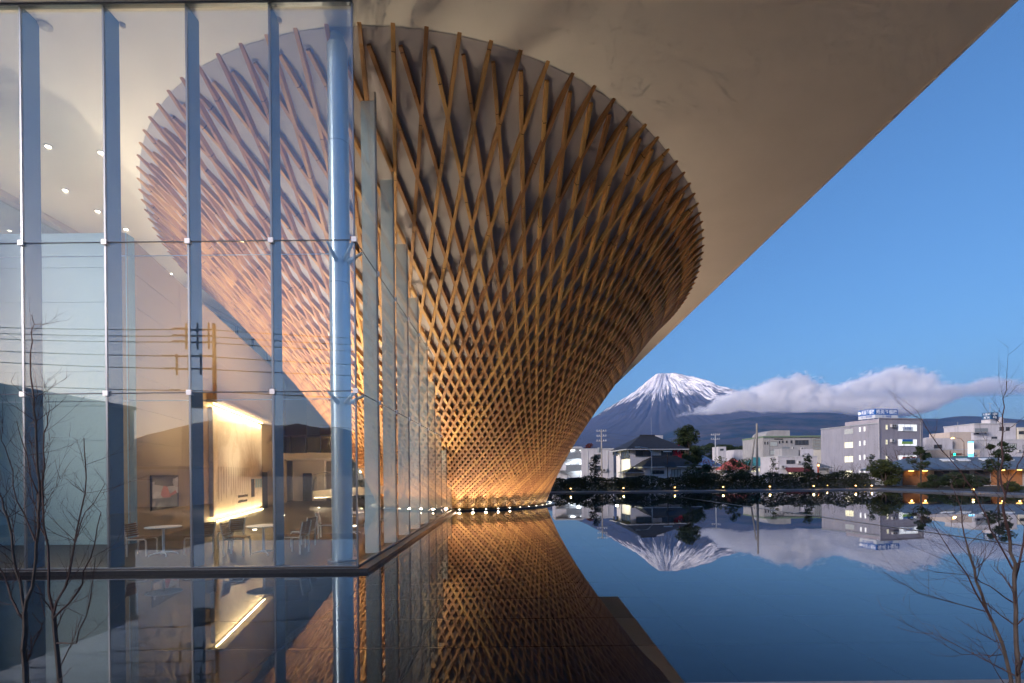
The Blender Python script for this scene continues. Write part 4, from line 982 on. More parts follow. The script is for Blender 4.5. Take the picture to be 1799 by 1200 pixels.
for px in (1633, 1656, 1688, 1716):
    k = (px - 1585) / 214 * 15.5
    MB().box(0, 1.1, 0, 0.8, 0.05, 0.16, Matrix.Translation((2.2 + k, 2.4, 2.92)) @ Matrix.Rotation(sl_, 4, 'X')).build('skylight', M_signw, rf)
for x0, x1 in ((0.75, 3.3), (9.6, 12.6), (15.4, 16.4), (17.4, 18.4)): MB().box(x0, x1, 0.93, 0.995, 0.1, 1.88).build('timber_panel', M_wood, t_)
for x0 in (4.0, 6.0, 8.0): MB().box(x0, x0 + 1.5, 0.94, 0.99, 0.1, 1.8).build('window', M_pane, t_)
for x0 in (1.2, 2.6, 10.2, 11.8):
    MB().box(x0, x0 + 0.5, 0.5, 0.62, 1.80, 1.88).build('eave_lamp', M_glow, t_)
    lamp('eave_light', 'POINT', M @ Vector((x0 + .25, 0.5, 1.6)), 0.9, (1.0, 0.60, 0.2), shadow_soft_size=0.1)

# --- right-hand group
t_, M = place('beige_building', 'wide beige two-storey building behind the traffic light', 'building', Vector((105, 118, 0.07)), 0)
a, b, z1 = flat_block(t_, M, 1637, 1722, 791, M_beige, 0, 10)
window(t_, M, 'f', 1637.5, 806, 1646, 811, M_pane, M_wfr, 2); window(t_, M, 'f', 1648, 804, 1652, 809, M_pane, M_wfr)
window(t_, M, 'f', 1672, 801, 1702, 812, M_teal, M_wfr, 3, name='shop_board')
wall(t_, M_wwall, a, a + 6.5, 1.5, 9, z1 + .23, z1 + 3.0, 'upper_wall'); window(t_, M, 'f', 1641, 781, 1655, 788, M_pane, M_wfr, 2, off=1.5)
wall(t_, M_beige, a + 7.2, a + 12.5, 3, 9, z1 + .23, z1 + 4.6, 'upper_wall')
t_, M = place('white_gable_house', 'small white gabled house on the roofs left of the white block', 'house', Vector((112, 132, 0.07)), 0)
a, _ = uv_on(M, 'f', 1643, 779); b, _ = uv_on(M, 'f', 1676, 779); z1 = uv_on(M, 'f', 1650, 773)[1]; zr = uv_on(M, 'f', 1655, 766)[1]
wall(t_, M_wwall, a, b, 0, 6, -0.2, z1)
xm = (a + b) / 2
MB().add([(a - .3, -.3, z1), (b + .3, -.3, z1), (xm, -.3, zr), (a - .3, 6.3, z1), (b + .3, 6.3, z1), (xm, 6.3, zr)], [(0, 1, 2), (5, 4, 3), (0, 2, 5, 3), (1, 4, 5, 2), (0, 3, 4, 1)]).build('roof', M_wwall, t_)
window(t_, M, 'f', 1646, 771, 1650, 776, M_lit, M_wfr); window(t_, M, 'f', 1660, 771, 1663, 777, M_pane, M_wfr)
t_, M = place('white_block_building', 'large white flat-roofed building with stacked upper storey at the right edge', 'building', Vector((112, 125, 0.07)), 0)
a, b, z1 = flat_block(t_, M, 1716, 1860, 774, M_wwall, 0, 14)
window(t_, M, 'f', 1771, 779, 1786, 787, M_shut, M_wfr, 4); window(t_, M, 'f', 1797, 782, 1812, 789, M_shut, M_wfr, 3)
a3, z3 = uv_on(M, 'f', 1712, 745.5, 3); b3, _ = uv_on(M, 'f', 1785, 745.5, 3)
wall(t_, M_wwall, a3, b3, 3, 12, z1 + .23, z3, 'upper_wall'); MB().box(a3 - .15, b3 + .15, 2.85, 12.1, z3 + .002, z3 + .25).build('parapet', M_wfl, t_)
window(t_, M, 'f', 1756, 750, 1764, 757, M_pane, M_wfr, 1, off=3); window(t_, M, 'f', 1767, 750, 1774, 757, M_pane, M_wfr, 1, off=3)
window(t_, M, 'f', 1715, 754, 1720, 763, M_pane, M_wfr, 1, off=3); window(t_, M, 'f', 1730, 758, 1733, 762, M_pane, M_wfr, 1, off=3); window(t_, M, 'f', 1742, 767, 1752, 771, M_pane, M_wfr, 2, off=3)
MB().box(a3 - 1.2, a3 + 2.2, 1.6, 2.84, z1 + 2.2, z1 + 2.4).build('balcony_slab', M_conc, t_); MB().box(a3 - 1.2, a3 + 2.2, 1.5, 1.59, z1 + 2.4, z1 + 3.3).build('balcony_rail', M_rail, t_)
MB().lathe([(1.1, 0), (1.2, 0.3), (1.2, 1.3), (0.7, 1.9)], 14, Matrix.Translation((b3 - 1.8, 6, z3 + .26))).build('water_tank', M_wwall, t_)
MB().lathe([(0.9, 0), (0.9, 0.05)], 14, Matrix.Translation((b3 + 2.3, 2.0, z1 + 2.4)) @ Matrix.Rotation(R(70), 4, 'X')).build('satellite_dish', M_wwall, t_)
sg, Ms = place('roof_billboard', 'dark blue two-sided roof billboard with white Japanese characters on the white block', 'sign', M @ Vector((uv_on(M, 'f', 1742, 735, 4)[0], 4, z3 + .3)), 12)
uR, zt = uv_on(Ms, 'f', 1754, 726); uL, _ = uv_on(Ms, 's', 1725.5, 732); _, zt = uv_on(Ms, 'f', 1743, 726); zt = max(zt, 3.0)
MB().box(0.02, uR, 0, 0.2, 1.2, zt).build('panel', M_signd, sg); MB().box(0, 0.2, 0.21, uL, 1.2, zt).build('panel', M_signd, sg)
wall(sg, M_wwall, 0.3, uR - .2, 0.4, 2.5, -0.04, 1.19, 'plinth')
hh = zt - 1.2
for body, fz, sz in (('人形は', .74, .34), ('の', .47, .17), ('寿 田', .22, .30)):
    text(sg, body, hh * sz, (uR / 2, -0.02, 1.2 + hh * fz), (R(90), 0, 0), M_txtw, sx=min(1.0, uR / (hh * sz * 3.4)))
    text(sg, body, hh * sz, (-0.02, uL / 2, 1.2 + hh * fz), (R(90), 0, R(-90)), M_txtw, sx=min(1.6, uL / (hh * sz * 3.4)))
MB().tube([(uR * .6, 1.2, zt), (uR * .6, 1.2, zt + 2.6)], 0.03, 5).build('aerial_mast', M_steel, sg); MB().tube([(uR * .6 - 1, 1.2, zt + 2.5), (uR * .6 + 1, 1.2, zt + 2.5)], 0.03, 5).build('aerial_bar', M_steel, sg)
t_, M = place('corner_balcony_block', 'cream block with a deep balcony cut off by the right edge', 'building', Vector((140, 128, 0.07)), 0)
flat_block(t_, M, 1789, 1850, 752, M_cream, 0, 9); window(t_, M, 'f', 1790, 757, 1806, 763, M_pane, M_wfr, 2)
# small fittings that every facade carries
def fit(owner, M, spots_, off=0.0):
    o_ = next(o for o in C.objects if o.name == owner)
    for px, py in spots_:
        u, z = uv_on(M, 'f', px, py, off)
        a_ = MB().box(u - .42, u + .42, off - .40, off - .012, z - .32, z + .32).build('air_conditioner', M_wfl, o_)
        MB().lathe([(.24, 0), (.24, .02)], 12, Matrix.Translation((u - .08, off - .402, z)) @ Matrix.Rotation(R(90), 4, 'X')).build('fan_grille', M_wfr, a_)
def pipe(owner, M, px, py0, py1, off=0.0):
    o_ = next(o for o in C.objects if o.name == owner); u, z0 = uv_on(M, 'f', px, py1, off); z1 = uv_on(M, 'f', px, py0, off)[1]
    MB().tube([(u, off - .08, z0), (u, off - .08, z1)], .055, 6).build('downpipe', M_steel, o_)
I4 = lambda x, y, a=0: Matrix.Translation((x, y, .07)) @ Matrix.Rotation(R(a), 4, 'Z')
fit('beige_building', I4(105, 118), ((1660, 806), (1710, 797), (1655, 816))); pipe('beige_building', I4(105, 118), 1668, 792, 830); pipe('beige_building', I4(105, 118), 1716, 792, 830)
fit('white_block_building', I4(112, 125), ((1735, 780), (1790, 792), (1762, 796))); pipe('white_block_building', I4(112, 125), 1728, 775, 830); pipe('white_block_building', I4(112, 125), 1766, 775, 830)
fit('grey_civic_building', I4(80, 158), ((1379, 806), (1394, 787), (1409, 788))); pipe('grey_civic_building', I4(80, 158), 1351, 770, 830); pipe('grey_civic_building', I4(80, 158), 1394.5, 770, 830)
fit('white_shop', I4(57, 100), ((1404, 812), (1420, 818), (1375, 820))); pipe('white_shop', I4(57, 100), 1412, 804, 836)
fit('gallery_apartment', I4(9.0, 95), ((1040, 805), (1062, 826), (1040, 827))); pipe('gallery_apartment', I4(9.0, 95), 1033, 791, 838); pipe('gallery_apartment', I4(9.0, 95), 1068, 791, 838)
t2 = next(o for o in C.objects if o.name == 'gallery_apartment')
for r_ in ((1044, 798, 1056, 806), (1044, 818, 1056, 827)): window(t2, I4(9.0, 95), 'f', *r_, M_pane, M_wfr, 2)
fit('cram_school_building', I4(79, 104, 14), ((1567, 748), (1571, 748), (1567, 774), (1615, 790))); pipe('cram_school_building', I4(79, 104, 14), 1618, 738, 836)
# vertical lit sign, traffic light, street lamps, poles
p = at(1708, 790, 100)
t_ = thing('vertical_light_sign', 'tall narrow glowing white and blue sign box above the crossing', 'sign', (p.x, p.y, 0.07))
M_vs = mat('glowing white panel', (1, 1, 1), 0.5, emit=((0.75, 0.92, 1.0), 0.35)); M_vb = mat('glowing blue edge', (0.2, 0.6, 1), 0.5, emit=((0.1, 0.5, 1.0), 0.3))
z0, z1 = at(1708, 803, 100).z, at(1708, 776, 100).z
MB().tube([(0, 0.3, 0), (0, 0.3, z0)], 0.09, 6).build('post', M_brown, t_); MB().box(-.35, .35, 0, 0.5, z0 + .7, z1 - .35).build('sign_face', M_vs, t_)
MB().box(-.36, .36, -.01, 0.51, z1 - .348, z1).build('cap', M_vb, t_); MB().box(-.36, .36, -.01, 0.51, z0, z0 + .698).build('foot', M_vb, t_)
p = at(1670, 800, 88)
t_ = thing('traffic_light', 'dark traffic light showing green on a horizontal arm', 'traffic light', (p.x, p.y, 0.07))
zc = at(1672, 799, 88).z
MB().tube([(0, 0, 0), (0, 0, zc + 0.6)], 0.10, 6).build('post', M_brown, t_); MB().tube([(0, 0, zc), (2.6, 0, zc)], 0.05, 5).build('arm', M_brown, t_); MB().box(0.1, 1.9, -0.2, -0.06, zc - 0.2, zc + 0.2).build('housing', M_brown, t_)
MB().lathe([(0.17, 0), (0.17, 0.06)], 12, Matrix.Translation((0.55, -0.2, zc)) @ Matrix.Rotation(R(90), 4, 'X')).build('green_lens', mat('green signal', (0, 1, .4), .4, emit=((0.0, 1.0, 0.40), 2.2)), t_)
def street_lamp(label, px, pyt, pyb, y, arm, mlens, lens, power=0, col=(1, .6, .2)):
    p = at(px, pyt, y); t_ = thing('street_lamp', label, 'street lamp', (p.x, p.y, 0.07)); z = p.z - 0.07
    MB().tube([(0, 0, 0), (0, 0, z * .9), (arm * .3, 0, z), (arm, 0, z + 0.15)], [0.09, 0.06, 0.05, 0.04], 7).build('post', M_steel if lens < 1 else M_brown, t_)
    hd = MB().box(arm - 0.3, arm + 0.3, -0.14, 0.14, z + 0.06, z + 0.2).build('lamp_head', M_steel, t_)
    MB().box(arm - 0.25, arm + 0.25, -0.11, 0.11, z + 0.0, z + 0.058).build('lens', mlens, hd)
    if power: lamp('street_light', 'POINT', (p.x + arm, p.y - 0.3, p.z - 0.2), power, col, shadow_soft_size=0.2)
M_amber = mat('amber street lens', (1, .7, .3), .4, emit=((1.0, 0.50, 0.10), 5.0)); M_dull = mat('unlit lens', (0.5, 0.52, 0.55), 0.3)
street_lamp('unlit blue-grey street lamp leaning over before the tiled house', 1145, 787, 850, 62, -1.8, M_dull, 0)
street_lamp('glowing amber street lamp before the white block at right', 1746, 811, 850, 82, -0.4, M_amber, 1, 90)
street_lamp('amber street lamp with a square arm before the beige building', 1694, 770, 830, 110, -2.6, M_amber, 1, 40)
street_lamp('short street lamp by the side wall of the tiled house', 1091, 799, 835, 64, -0.5, M_dull, 0)
p = at(1173, 795, 60); t_ = thing('solar_lamp', 'slim lamp post with a tilted solar panel before the tiled house', 'street lamp', (p.x, p.y, .07)); z = p.z
MB().tube([(0, 0, 0), (0, 0, z)], 0.06, 6).build('post', M_brown, t_); MB().box(-0.7, 0.7, -0.5, 0.5, -0.03, 0.03, Matrix.Translation((0.3, 0, z - 1.6)) @ Matrix.Rotation(R(35), 4, 'X')).build('solar_panel', M_tile, t_); MB().box(-0.5, 0.5, -0.1, 0.1, z, z + .12).build('lamp_head', M_clamp, t_); MB().box(-0.2, 0.2, -0.2, 0.2, 0.0, 0.9).build('base_box', M_brown, t_)
def utility_pole(name, label, px, pyt, y, r, m_, arms, lean=0.0):
    p = at(px, pyt, y); t_ = thing(name, label, 'utility pole', (p.x, p.y, 0.07)); z = p.z
    MB().tube([(lean, 0, 0), (0, 0, z)], [r, r * .65], 8).build('pole', m_, t_)
    for k in range(arms):
        MB().box(-0.9, 0.9, -0.06, 0.06, z - 0.4 - k * 0.9, z - 0.28 - k * 0.9).build('crossarm', M_steel, t_)
        for x in (-.8, -.4, .4, .8): MB().lathe([(0.05, 0), (0.07, .1), (0.04, .22)], 6, Matrix.Translation((x, 0, z - 0.279 - k * .9))).build('insulator', M_clamp, t_)
    return t_, p
PL = []
for a_ in (('utility_pole', 'thin utility pole with crossarms and a grey transformer left of the tiled house', 1057, 755, 88, 0.16, M_pole, 3), ('utility_pole', 'pale utility pole with a ring bracket right of the round evergreen', 1257, 762, 100, 0.15, M_steel, 2),
           ('timber_pole', 'tall bare weathered pole standing in the hedge', 1330, 745, 58, 0.16, M_pole, 0), ('timber_pole', 'second bare pole leaning just behind the tall one', 1327, 765, 62, 0.13, M_pole, 0, -0.9), ('utility_pole', 'slender grey mast on the roofs by the gabled house', 1683, 742, 125, 0.09, M_steel, 0)):
    PL.append(utility_pole(*a_))
MB().lathe([(0.28, 0), (0.3, .1), (0.3, .8), (0.2, .9)], 10, Matrix.Translation((-0.5, 0, PL[0][1].z - 4.2))).build('transformer', M_rail, PL[0][0])
for k, (dz, dx) in enumerate(((-.3, 0), (-1.2, 0), (-2.1, 0))):
    A, B = PL[0][1] + Vector((0, 0, dz)), PL[1][1] + Vector((0, 0, dz + 0.3)); n = 16
    tag(MB().tube([A.lerp(B, i / n) - Vector((0, 0, 1.1 * 4 * (i / n) * (1 - i / n))) for i in range(n + 1)], 0.018, 3).build('power_line', M_rubber), ('highest', 'middle', 'lowest')[k] + ' dark power line sagging between the two utility poles behind the house', 'power line')
# ------------------------------------------------------------------ trees and hedges
def leaf_mat(name, c0, c1):
    m = bpy.data.materials.new(name); t = NT(m)
    nz = t.noise(t.coord('Object'), 2.3, 3); c = t.mix(t.ramp(nz.outputs[0], [(0.35, 0.0), (0.65, 1.0)]), c0, c1)
    b = t.n('ShaderNodeBsdfPrincipled', {'Base Color': c, 'Roughness': 0.6, 'Specular IOR Level': 0.25})
    tl = t.n('ShaderNodeBsdfTranslucent', {'Color': c}); mx = t.n('ShaderNodeMixShader', {0: 0.25, 1: b.outputs[0], 2: tl.outputs[0]})
    t.link(mx.outputs[0], t.out.inputs[0]); return m
M_ever = leaf_mat('dark evergreen leaf', (0.018, 0.032, 0.016), (0.045, 0.065, 0.028))
M_leaf = leaf_mat('olive leaf', (0.035, 0.050, 0.018), (0.085, 0.095, 0.030))
M_hedge = leaf_mat('hedge leaf', (0.022, 0.034, 0.018), (0.050, 0.062, 0.030))
M_pine = leaf_mat('pine needle', (0.020, 0.032, 0.024), (0.040, 0.055, 0.035))
M_rust = leaf_mat('rust red leaf', (0.09, 0.022, 0.020), (0.16, 0.04, 0.03))
M_bark = mat('grey brown bark', (0.050, 0.038, 0.033), 0.85, var=0.35, scale=9, bump=0.4, bscale=40)
M_twig = mat('dark red brown twig', (0.038, 0.017, 0.017), 0.7, var=0.3, scale=8)
def leaves(q, rg, c, rad, n, s, hollow=0.35):
    for _ in range(n):
        d = Vector((rg.gauss(0, 1), rg.gauss(0, 1), rg.gauss(0, 1))).normalized() * (hollow + (1 - hollow) * rg.random() ** 0.6)
        p = Vector(c) + Vector((d.x * rad[0], d.y * rad[1], d.z * rad[2]))
        a = Vector((rg.gauss(0, 1), rg.gauss(0, 1), rg.gauss(0, .6))).normalized(); b = a.orthogonal().normalized(); k = s * rg.uniform(.6, 1.3)
        q.add([p - a * k, p + b * k * .55, p + a * k, p - b * k * .55], [(0, 1, 2, 3)])
def branch(q, rg, p, d, L, r, lev, n=5, spread=0.6, up=0.25, k=3):
    pts = [Vector(p)]; rr2 = [r]; d = Vector(d).normalized(); m_ = 5
    for i in range(m_):
        d = (d + Vector((rg.gauss(0, .13), rg.gauss(0, .13), rg.gauss(0, .08) + up * .12))).normalized()
        pts.append(pts[-1] + d * L / m_); rr2.append(r * (1 - .75 * (i + 1) / m_))
    q.tube(pts, rr2, max(3, n), cap=False)
    if lev <= 0: return [pts[-1]]
    ends = []
    for j in range(k + (1 if lev > 1 else 2)):
        i = rg.randint(1, m_); base = pts[i]; a = Vector((rg.gauss(0, 1), rg.gauss(0, 1), rg.gauss(0, .7))).normalized()
        nd = ((pts[i] - pts[i - 1]).normalized() + a * spread + Vector((0, 0, up * .6))).normalized()
        ends += branch(q, rg, base, nd, L * rg.uniform(.45, .7), rr2[i] * .65, lev - 1, n - 1, spread, up, k)
    return ends + [pts[-1]]
def tree(name, label, px, pyt, y, crown_w, m_leaf, nl, s, seed, trunk_h=None, clumps=12, shape=1.0, rtrunk=0.12, cat='tree', base_z=0.05, dx=0.0):
    p = at(px, pyt, y); H = p.z - base_z; rg = random.Random(seed)
    crown_w *= 1.55; t_ = thing(name, label, cat, (p.x, p.y, base_z)); th = trunk_h if trunk_h is not None else H * .35
    q = MB(); lim = []
    q.tube([(0, 0, -0.05), (rg.gauss(0, .04), rg.gauss(0, .04), th * .5), (dx * .5, 0, th), (dx, 0, H * .86)], [rtrunk, rtrunk * .85, rtrunk * .7, rtrunk * .15], 7)
    f = MB()
    for k in range(clumps):
        u = (k + .5) / clumps; z = th * .8 + (H - th * .8) * (.06 + .88 * u)
        w_ = crown_w * (math.sin(math.pi * min(1, .18 + .82 * u)) ** shape) * rg.uniform(.45, .85)
        a = rg.uniform(0, 6.28); c = Vector((dx * u + math.cos(a) * w_ * .62, math.sin(a) * w_ * .62, min(z, H - crown_w * .14)))
        q.tube([(dx * u * .6, 0, max(th * .55, c.z - w_ * .8 - .2)), c * .6 + Vector((0, 0, c.z * .36)), c], [rtrunk * .35, rtrunk * .22, rtrunk * .06], 4, cap=False)
        rr3 = crown_w * rg.uniform(.16, .40); leaves(f, rg, c, (rr3, rr3, rr3 * rg.uniform(.6, .9)), nl // clumps, s)
    q.build('trunk', M_bark, t_); f.build('crown', m_leaf, t_)
    return t_
tree('evergreen_tree', 'tall rounded dark evergreen rising right of the tiled house', 1209, 746, 80, 2.3, M_ever, 10000, .17, 1, 2.0, 34, .35, .22)
tree('young_pine', 'sparse young pine in the hedge left of the tiled house', 1046, 798, 56, 0.95, M_pine, 1300, .09, 2, 0.7, 16, 1.3, .06)
tree('uplit_tree', 'slender uplit tree with yellow glowing leaves right of the tiled house', 1212, 800, 54.5, 0.95, M_leaf, 1500, .09, 3, 0.6, 16, .6, .05)
tree('uplit_tree', 'small uplit yellow-green tree in front of the red roof', 1287, 805, 55, 0.95, M_leaf, 1300, .09, 4, 0.9, 10, .5, .05)
tree('garden_tree', 'thin olive tree in the hedge before the white shop', 1416, 796, 56, 0.85, M_ever, 1300, .10, 6, 0.5, 16, .9, .06)
tree('garden_tree', 'thin rusty-leaved tree in the hedge left of the white shop', 1358, 803, 56, 0.8, M_leaf, 600, .08, 7, 0.9, 10, .6, .05)
tree('evergreen_bush', 'broad round evergreen bush with golden tints at the bend of the path', 1556, 808, 57, 1.65, M_leaf, 4200, .13, 8, 0.3, 20, .35, .12, cat='bush')
tree('garden_tree', 'loose leafy tree left of the round bush', 1530, 797, 58.5, 0.9, M_ever, 700, .10, 9, 1.2, 10, .5, .06)
tree('slim_tree', 'slim tree with a pale lit trunk and high dark crown before the pavilion', 1618, 783, 54, 1.0, M_ever, 1700, .11, 10, 2.6, 12, .5, .09)
tree('slim_tree', 'slim tree with a lit trunk and clumped dark crown at far right', 1754, 775, 44, 1.1, M_ever, 1700, .11, 11, 2.2, 11, .5, .09)
tree('red_maple', 'small rust red tree above the gallery apartment roof', 1036, 777, 108, 1.5, M_rust, 900, .2, 12, 3.5, 10, .5, .15)
tree('purple_shrub_tree', 'dull reddish shrub tree beside the red roof', 1243, 806, 78, 1.6, M_rust, 500, .12, 13, 0.6, 12, .4, .1)
tree('garden_tree', 'reddish-brown thin-leaved tree before the small white tower', 1268, 800, 90, 1.6, M_leaf, 700, .14, 15, 1.0, 14, .5, .1)
tree('garden_tree', 'dark broad tree hiding the foot of the long white block', 1312, 806, 92, 2.0, M_ever, 1800, .15, 16, 0.5, 14, .4, .12)
tree('dark_shrub', 'dark broad shrub below the tall evergreen', 1236, 815, 66, 1.5, M_ever, 2200, .13, 14, 0.3, 12, .35, .1, cat='bush')
for i, (px, y, pyt, lab) in enumerate(((1648, 52, 834, 'dark rounded shrub before the pavilion, nearest its timber wall'), (1672, 51, 830, 'dark tall shrub before the middle of the pavilion'), (1694, 50, 832, 'dark shrub before the pavilion, right of the tall one'), (1716, 49.5, 838, 'lowest dark shrub at the right of the pavilion planting'), (1778, 42, 848, 'low brown shrub at the right path edge'), (1630, 53, 846, 'low brown shrub under the slim tree'))):
    tree('pavilion_shrub', lab, px, pyt, y, 1.05 if i < 4 else .8, M_ever if i < 4 else M_leaf, 1500, .10, 40 + i, 0.15, 10, .3, .05, cat='bush')
def bare_tree(label, px, pyt, y, seed, rtr, lev=3, lean=0.0, spread=.6, up=.25, k=3):
    p = at(px, pyt, y); H = p.z - .05; rg = random.Random(seed); t_ = thing('bare_tree', label, 'tree', (p.x, p.y, .05))
    q = MB(); q.tube([(0, 0, -.05), (lean * .3, 0, H * .18), (lean, 0, H * .36)], [rtr, rtr * .8, rtr * .7], 7); q.build('trunk', M_bark, t_)
    c = MB()
    for j in range(5):
        a = j * 1.26 + rg.uniform(-.3, .3); branch(c, rg, (lean, 0, H * (.30 + .012 * j)), (math.cos(a) * spread * 1.5, math.sin(a) * spread * 1.5, 1.0), H * .52, rtr * .5, lev, 5, spread, up, k)
    c.build('crown', M_twig, t_)
bare_tree('wide bare winter tree in front of the pale building', 1584, 770, 74, 21, .16, 3, 0, .75, .1)
bare_tree('small bare sapling against the pale side wall', 1466, 800, 58, 22, .05, 2)
bare_tree('thin bare sapling beside the lit lower windows', 1505, 806, 59, 23, .05, 2)
bare_tree('bare twiggy tree in front of the lit red banner', 1540, 798, 66, 24, .06, 2)
bare_tree('bare thin tree before the beige building', 1645, 806, 66, 25, .06, 2)
# hedge along the far bank, in three runs
def hedge(label, x0, x1, y, h, n, seed, m_=M_hedge):
    rg = random.Random(seed); t_ = thing('hedge', label, 'hedge', ((x0 + x1) / 2, y, .05)); f = MB(); w_ = x1 - x0
    hf = smooth_noise(seed)
    for _ in range(n):
        x = rg.uniform(-w_ / 2, w_ / 2); top = h * (0.86 + 0.07 * hf(x * 1.3)); z = top * rg.random() ** .7; yy = rg.uniform(-.5, .5)
        a = Vector((rg.gauss(0, 1), rg.gauss(0, 1), rg.gauss(0, 1))).normalized(); b = a.orthogonal().normalized(); k = rg.uniform(.06, .13); p = Vector((x, yy, z))
        f.add([p - a * k, p + b * k * .6, p + a * k, p - b * k * .6], [(0, 1, 2, 3)])
    f.build('foliage', m_, t_)
    x = -w_ / 2 + .4
    while x < w_ / 2:
        MB().tube([(x, -.3, 0), (x + rg.gauss(0, .02), -.3, h * 1.05)], .022, 5).build('stake', M_bark, t_); x += 1.9
    for z in (.5, 1.1): MB().tube([(-w_ / 2, -.33, z), (w_ / 2, -.33, z)], .014, 4).build('rail', M_bark, t_)
hedge('loose dark hedge between the cone edge and the uplit tree', 2.0, 18.8, 54.0, 1.75, 9000, 51)
hedge('dense dark hedge from the uplit tree to the white shop', 18.9, 31.0, 54.1, 2.0, 9000, 52)
hedge('dense hedge below the pale building', 31.1, 40.0, 54.3, 2.05, 6500, 53)
# distant wood
rg = random.Random(77); f = MB()
for k in range(46):
    px = rg.uniform(1222, 1318); base = at(px, 800, 330); top = at(px, 779 + abs(px - 1258) * .13 + rg.uniform(-2, 3), 330 + rg.uniform(-10, 10))
    r_ = rg.uniform(2.2, 4.0); leaves(f, rg, (base.x, top.y, top.z - r_ * .8), (r_, r_, r_ * .85), 170, .55, .5); leaves(f, rg, (base.x, top.y, (top.z - r_) * .55), (r_ * 1.3, r_, r_ * 1.4), 130, .6, .5)
tag(f.build('distant_wood', M_ever), 'dark wooded rise behind the roofs right of the evergreen', 'wood', kind='stuff')
# parked cars behind the hedge
def car(label, px, y, ang, col_):
    p = at(px, 840, y); t_ = thing('parked_car', label, 'car', (p.x, p.y, .07), R(ang)); mm = mat('car paint', col_, .3, .2, var=.02)
    pr = [(-2.0, .35), (-2.05, .75), (-1.85, .98), (-1.35, 1.02), (-.9, 1.45), (.55, 1.48), (1.15, 1.0), (1.85, .85), (2.0, .6), (1.95, .33)]
    q = MB(); n = len(pr); rings = []
    for yy, sc in ((-.80, .94), (-.74, 1.0), (.74, 1.0), (.80, .94)): q.v += [(x * (.99 if abs(yy) > .75 else 1), yy * (1 if z < 1.05 else .82), .33 + (z - .33) * sc) for x, z in pr]
    q.f = [(r * n + i, r * n + (i + 1) % n, (r + 1) * n + (i + 1) % n, (r + 1) * n + i) for r in range(3) for i in range(n)] + [tuple(range(n))[::-1], tuple(range(3 * n, 4 * n))]
    q.build('body', mm, t_)
    for sy in (-1, 1): MB().prism([(-1.2, 1.03), (-.85, 1.36), (.5, 1.38), (.98, 1.02)], 0, .02, Matrix(((1, 0, 0, 0), (0, 0, sy, sy * .745), (0, 1, 0, 0), (0, 0, 0, 1)))).build('side_window', M_pane, t_)
    for x in (-1.25, 1.25):
        for sy in (-1, 1):
            w_ = MB().lathe([(.31, 0), (.33, .04), (.33, .16), (.31, .2)], 16, Matrix.Translation((x, sy * .83 - .1, .33)) @ Matrix.Rotation(R(-90), 4, 'X')).build('wheel', M_rubber, t_)
            MB().lathe([(.19, 0), (.17, .02)], 12, Matrix.Translation((x, sy * .94 - .01, .33)) @ Matrix.Rotation(R(-90), 4, 'X')).build('rim', M_steel, w_)
car('dark parked car behind the hedge beside the cone edge', 1012, 60, 4, (.04, .045, .06)); car('dark parked car behind the hedge before the tiled house', 1110, 61, -3, (.05, .05, .055)); car('white parked car behind the hedge by the tall bare pole', 1346, 70, 8, (.7, .7, .72))

# ------------------------------------------------------------------ bare saplings on the near bank
def sapling(label, stems, y, seed, base_y, twig_n, bias):
    rg = random.Random(seed); b0 = at(*stems[0][0][:2], y); t_ = thing('bare_sapling', label, 'sapling', (b0.x, y, .06)); O = Vector((b0.x, y, .06))
    tr_ = MB(); tw = MB()
    def shoot(p, d, L, r, lev):
        pts = [p]; d = d.normalized(); m_ = 6; cur = Vector((rg.gauss(0, .05), rg.gauss(0, .05), .05 + rg.random() * .05))
        for i in range(m_):
            d = (d + cur + Vector((rg.gauss(0, .06), rg.gauss(0, .06), rg.gauss(0, .05)))).normalized(); pts.append(pts[-1] + d * L / m_)
        tw.tube(pts, [r * (1 - .8 * i / m_) for i in range(m_ + 1)], 4 if lev else 3, cap=False)
        for i in range(1, m_ + 1):                                   # buds
            if rg.random() < .45: b = pts[i]; tw.lathe([(r * .5, 0), (r * .9, r * 1.2), (r * .1, r * 3.2)], 4, Matrix.Translation(b))
        if lev:
            for i in range(1, m_ + 1):
                if rg.random() < .9:
                    a = Vector((rg.gauss(0, 1), rg.gauss(0, .6), rg.gauss(.2, .6))).normalized(); shoot(pts[i], (pts[i] - pts[i - 1]).normalized() + a * .8, L * rg.uniform(.25, .5), r * .6, lev - 1)
    for st, r0, r1, side in stems[1:]:
        pts = []; n = len(st); yo = rg.uniform(-.15, .15)
        for i, (px, py) in enumerate(st):
            f_ = i / max(1, n - 1); pts.append(at(px, py, y + yo * f_) - O)
        fine = []                                                    # resample with a little wobble
        for a, b in zip(pts[:-1], pts[1:]):
            for k in range(3): fine.append(a.lerp(b, k / 3) + (Vector((rg.gauss(0, .006), rg.gauss(0, .01), 0)) if k else Vector()))
        fine.append(pts[-1]); m_ = len(fine)
        (tr_ if r0 > .011 else tw).tube(fine, [r0 + (r1 - r0) * (i / (m_ - 1)) ** .8 for i in range(m_)], 7 if r0 > .011 else 5, cap=False)
        for k in range(int(side * 1.3)):
            i = rg.randint(max(1, m_ // 5), m_ - 1); f_ = i / m_; d0 = (fine[i] - fine[i - 1]).normalized()
            a = Vector((rg.gauss(bias, .8), rg.gauss(0, .5), rg.gauss(.15, .4))).normalized()
            shoot(fine[i], d0 * .8 + a * .9, rg.uniform(.22, .60) * (1.15 - .6 * f_), max(.0017, (r0 + (r1 - r0) * f_) * .34), 1)
    tr_.build('trunk', M_bark, t_); tw.build('twigs', M_twig, t_)
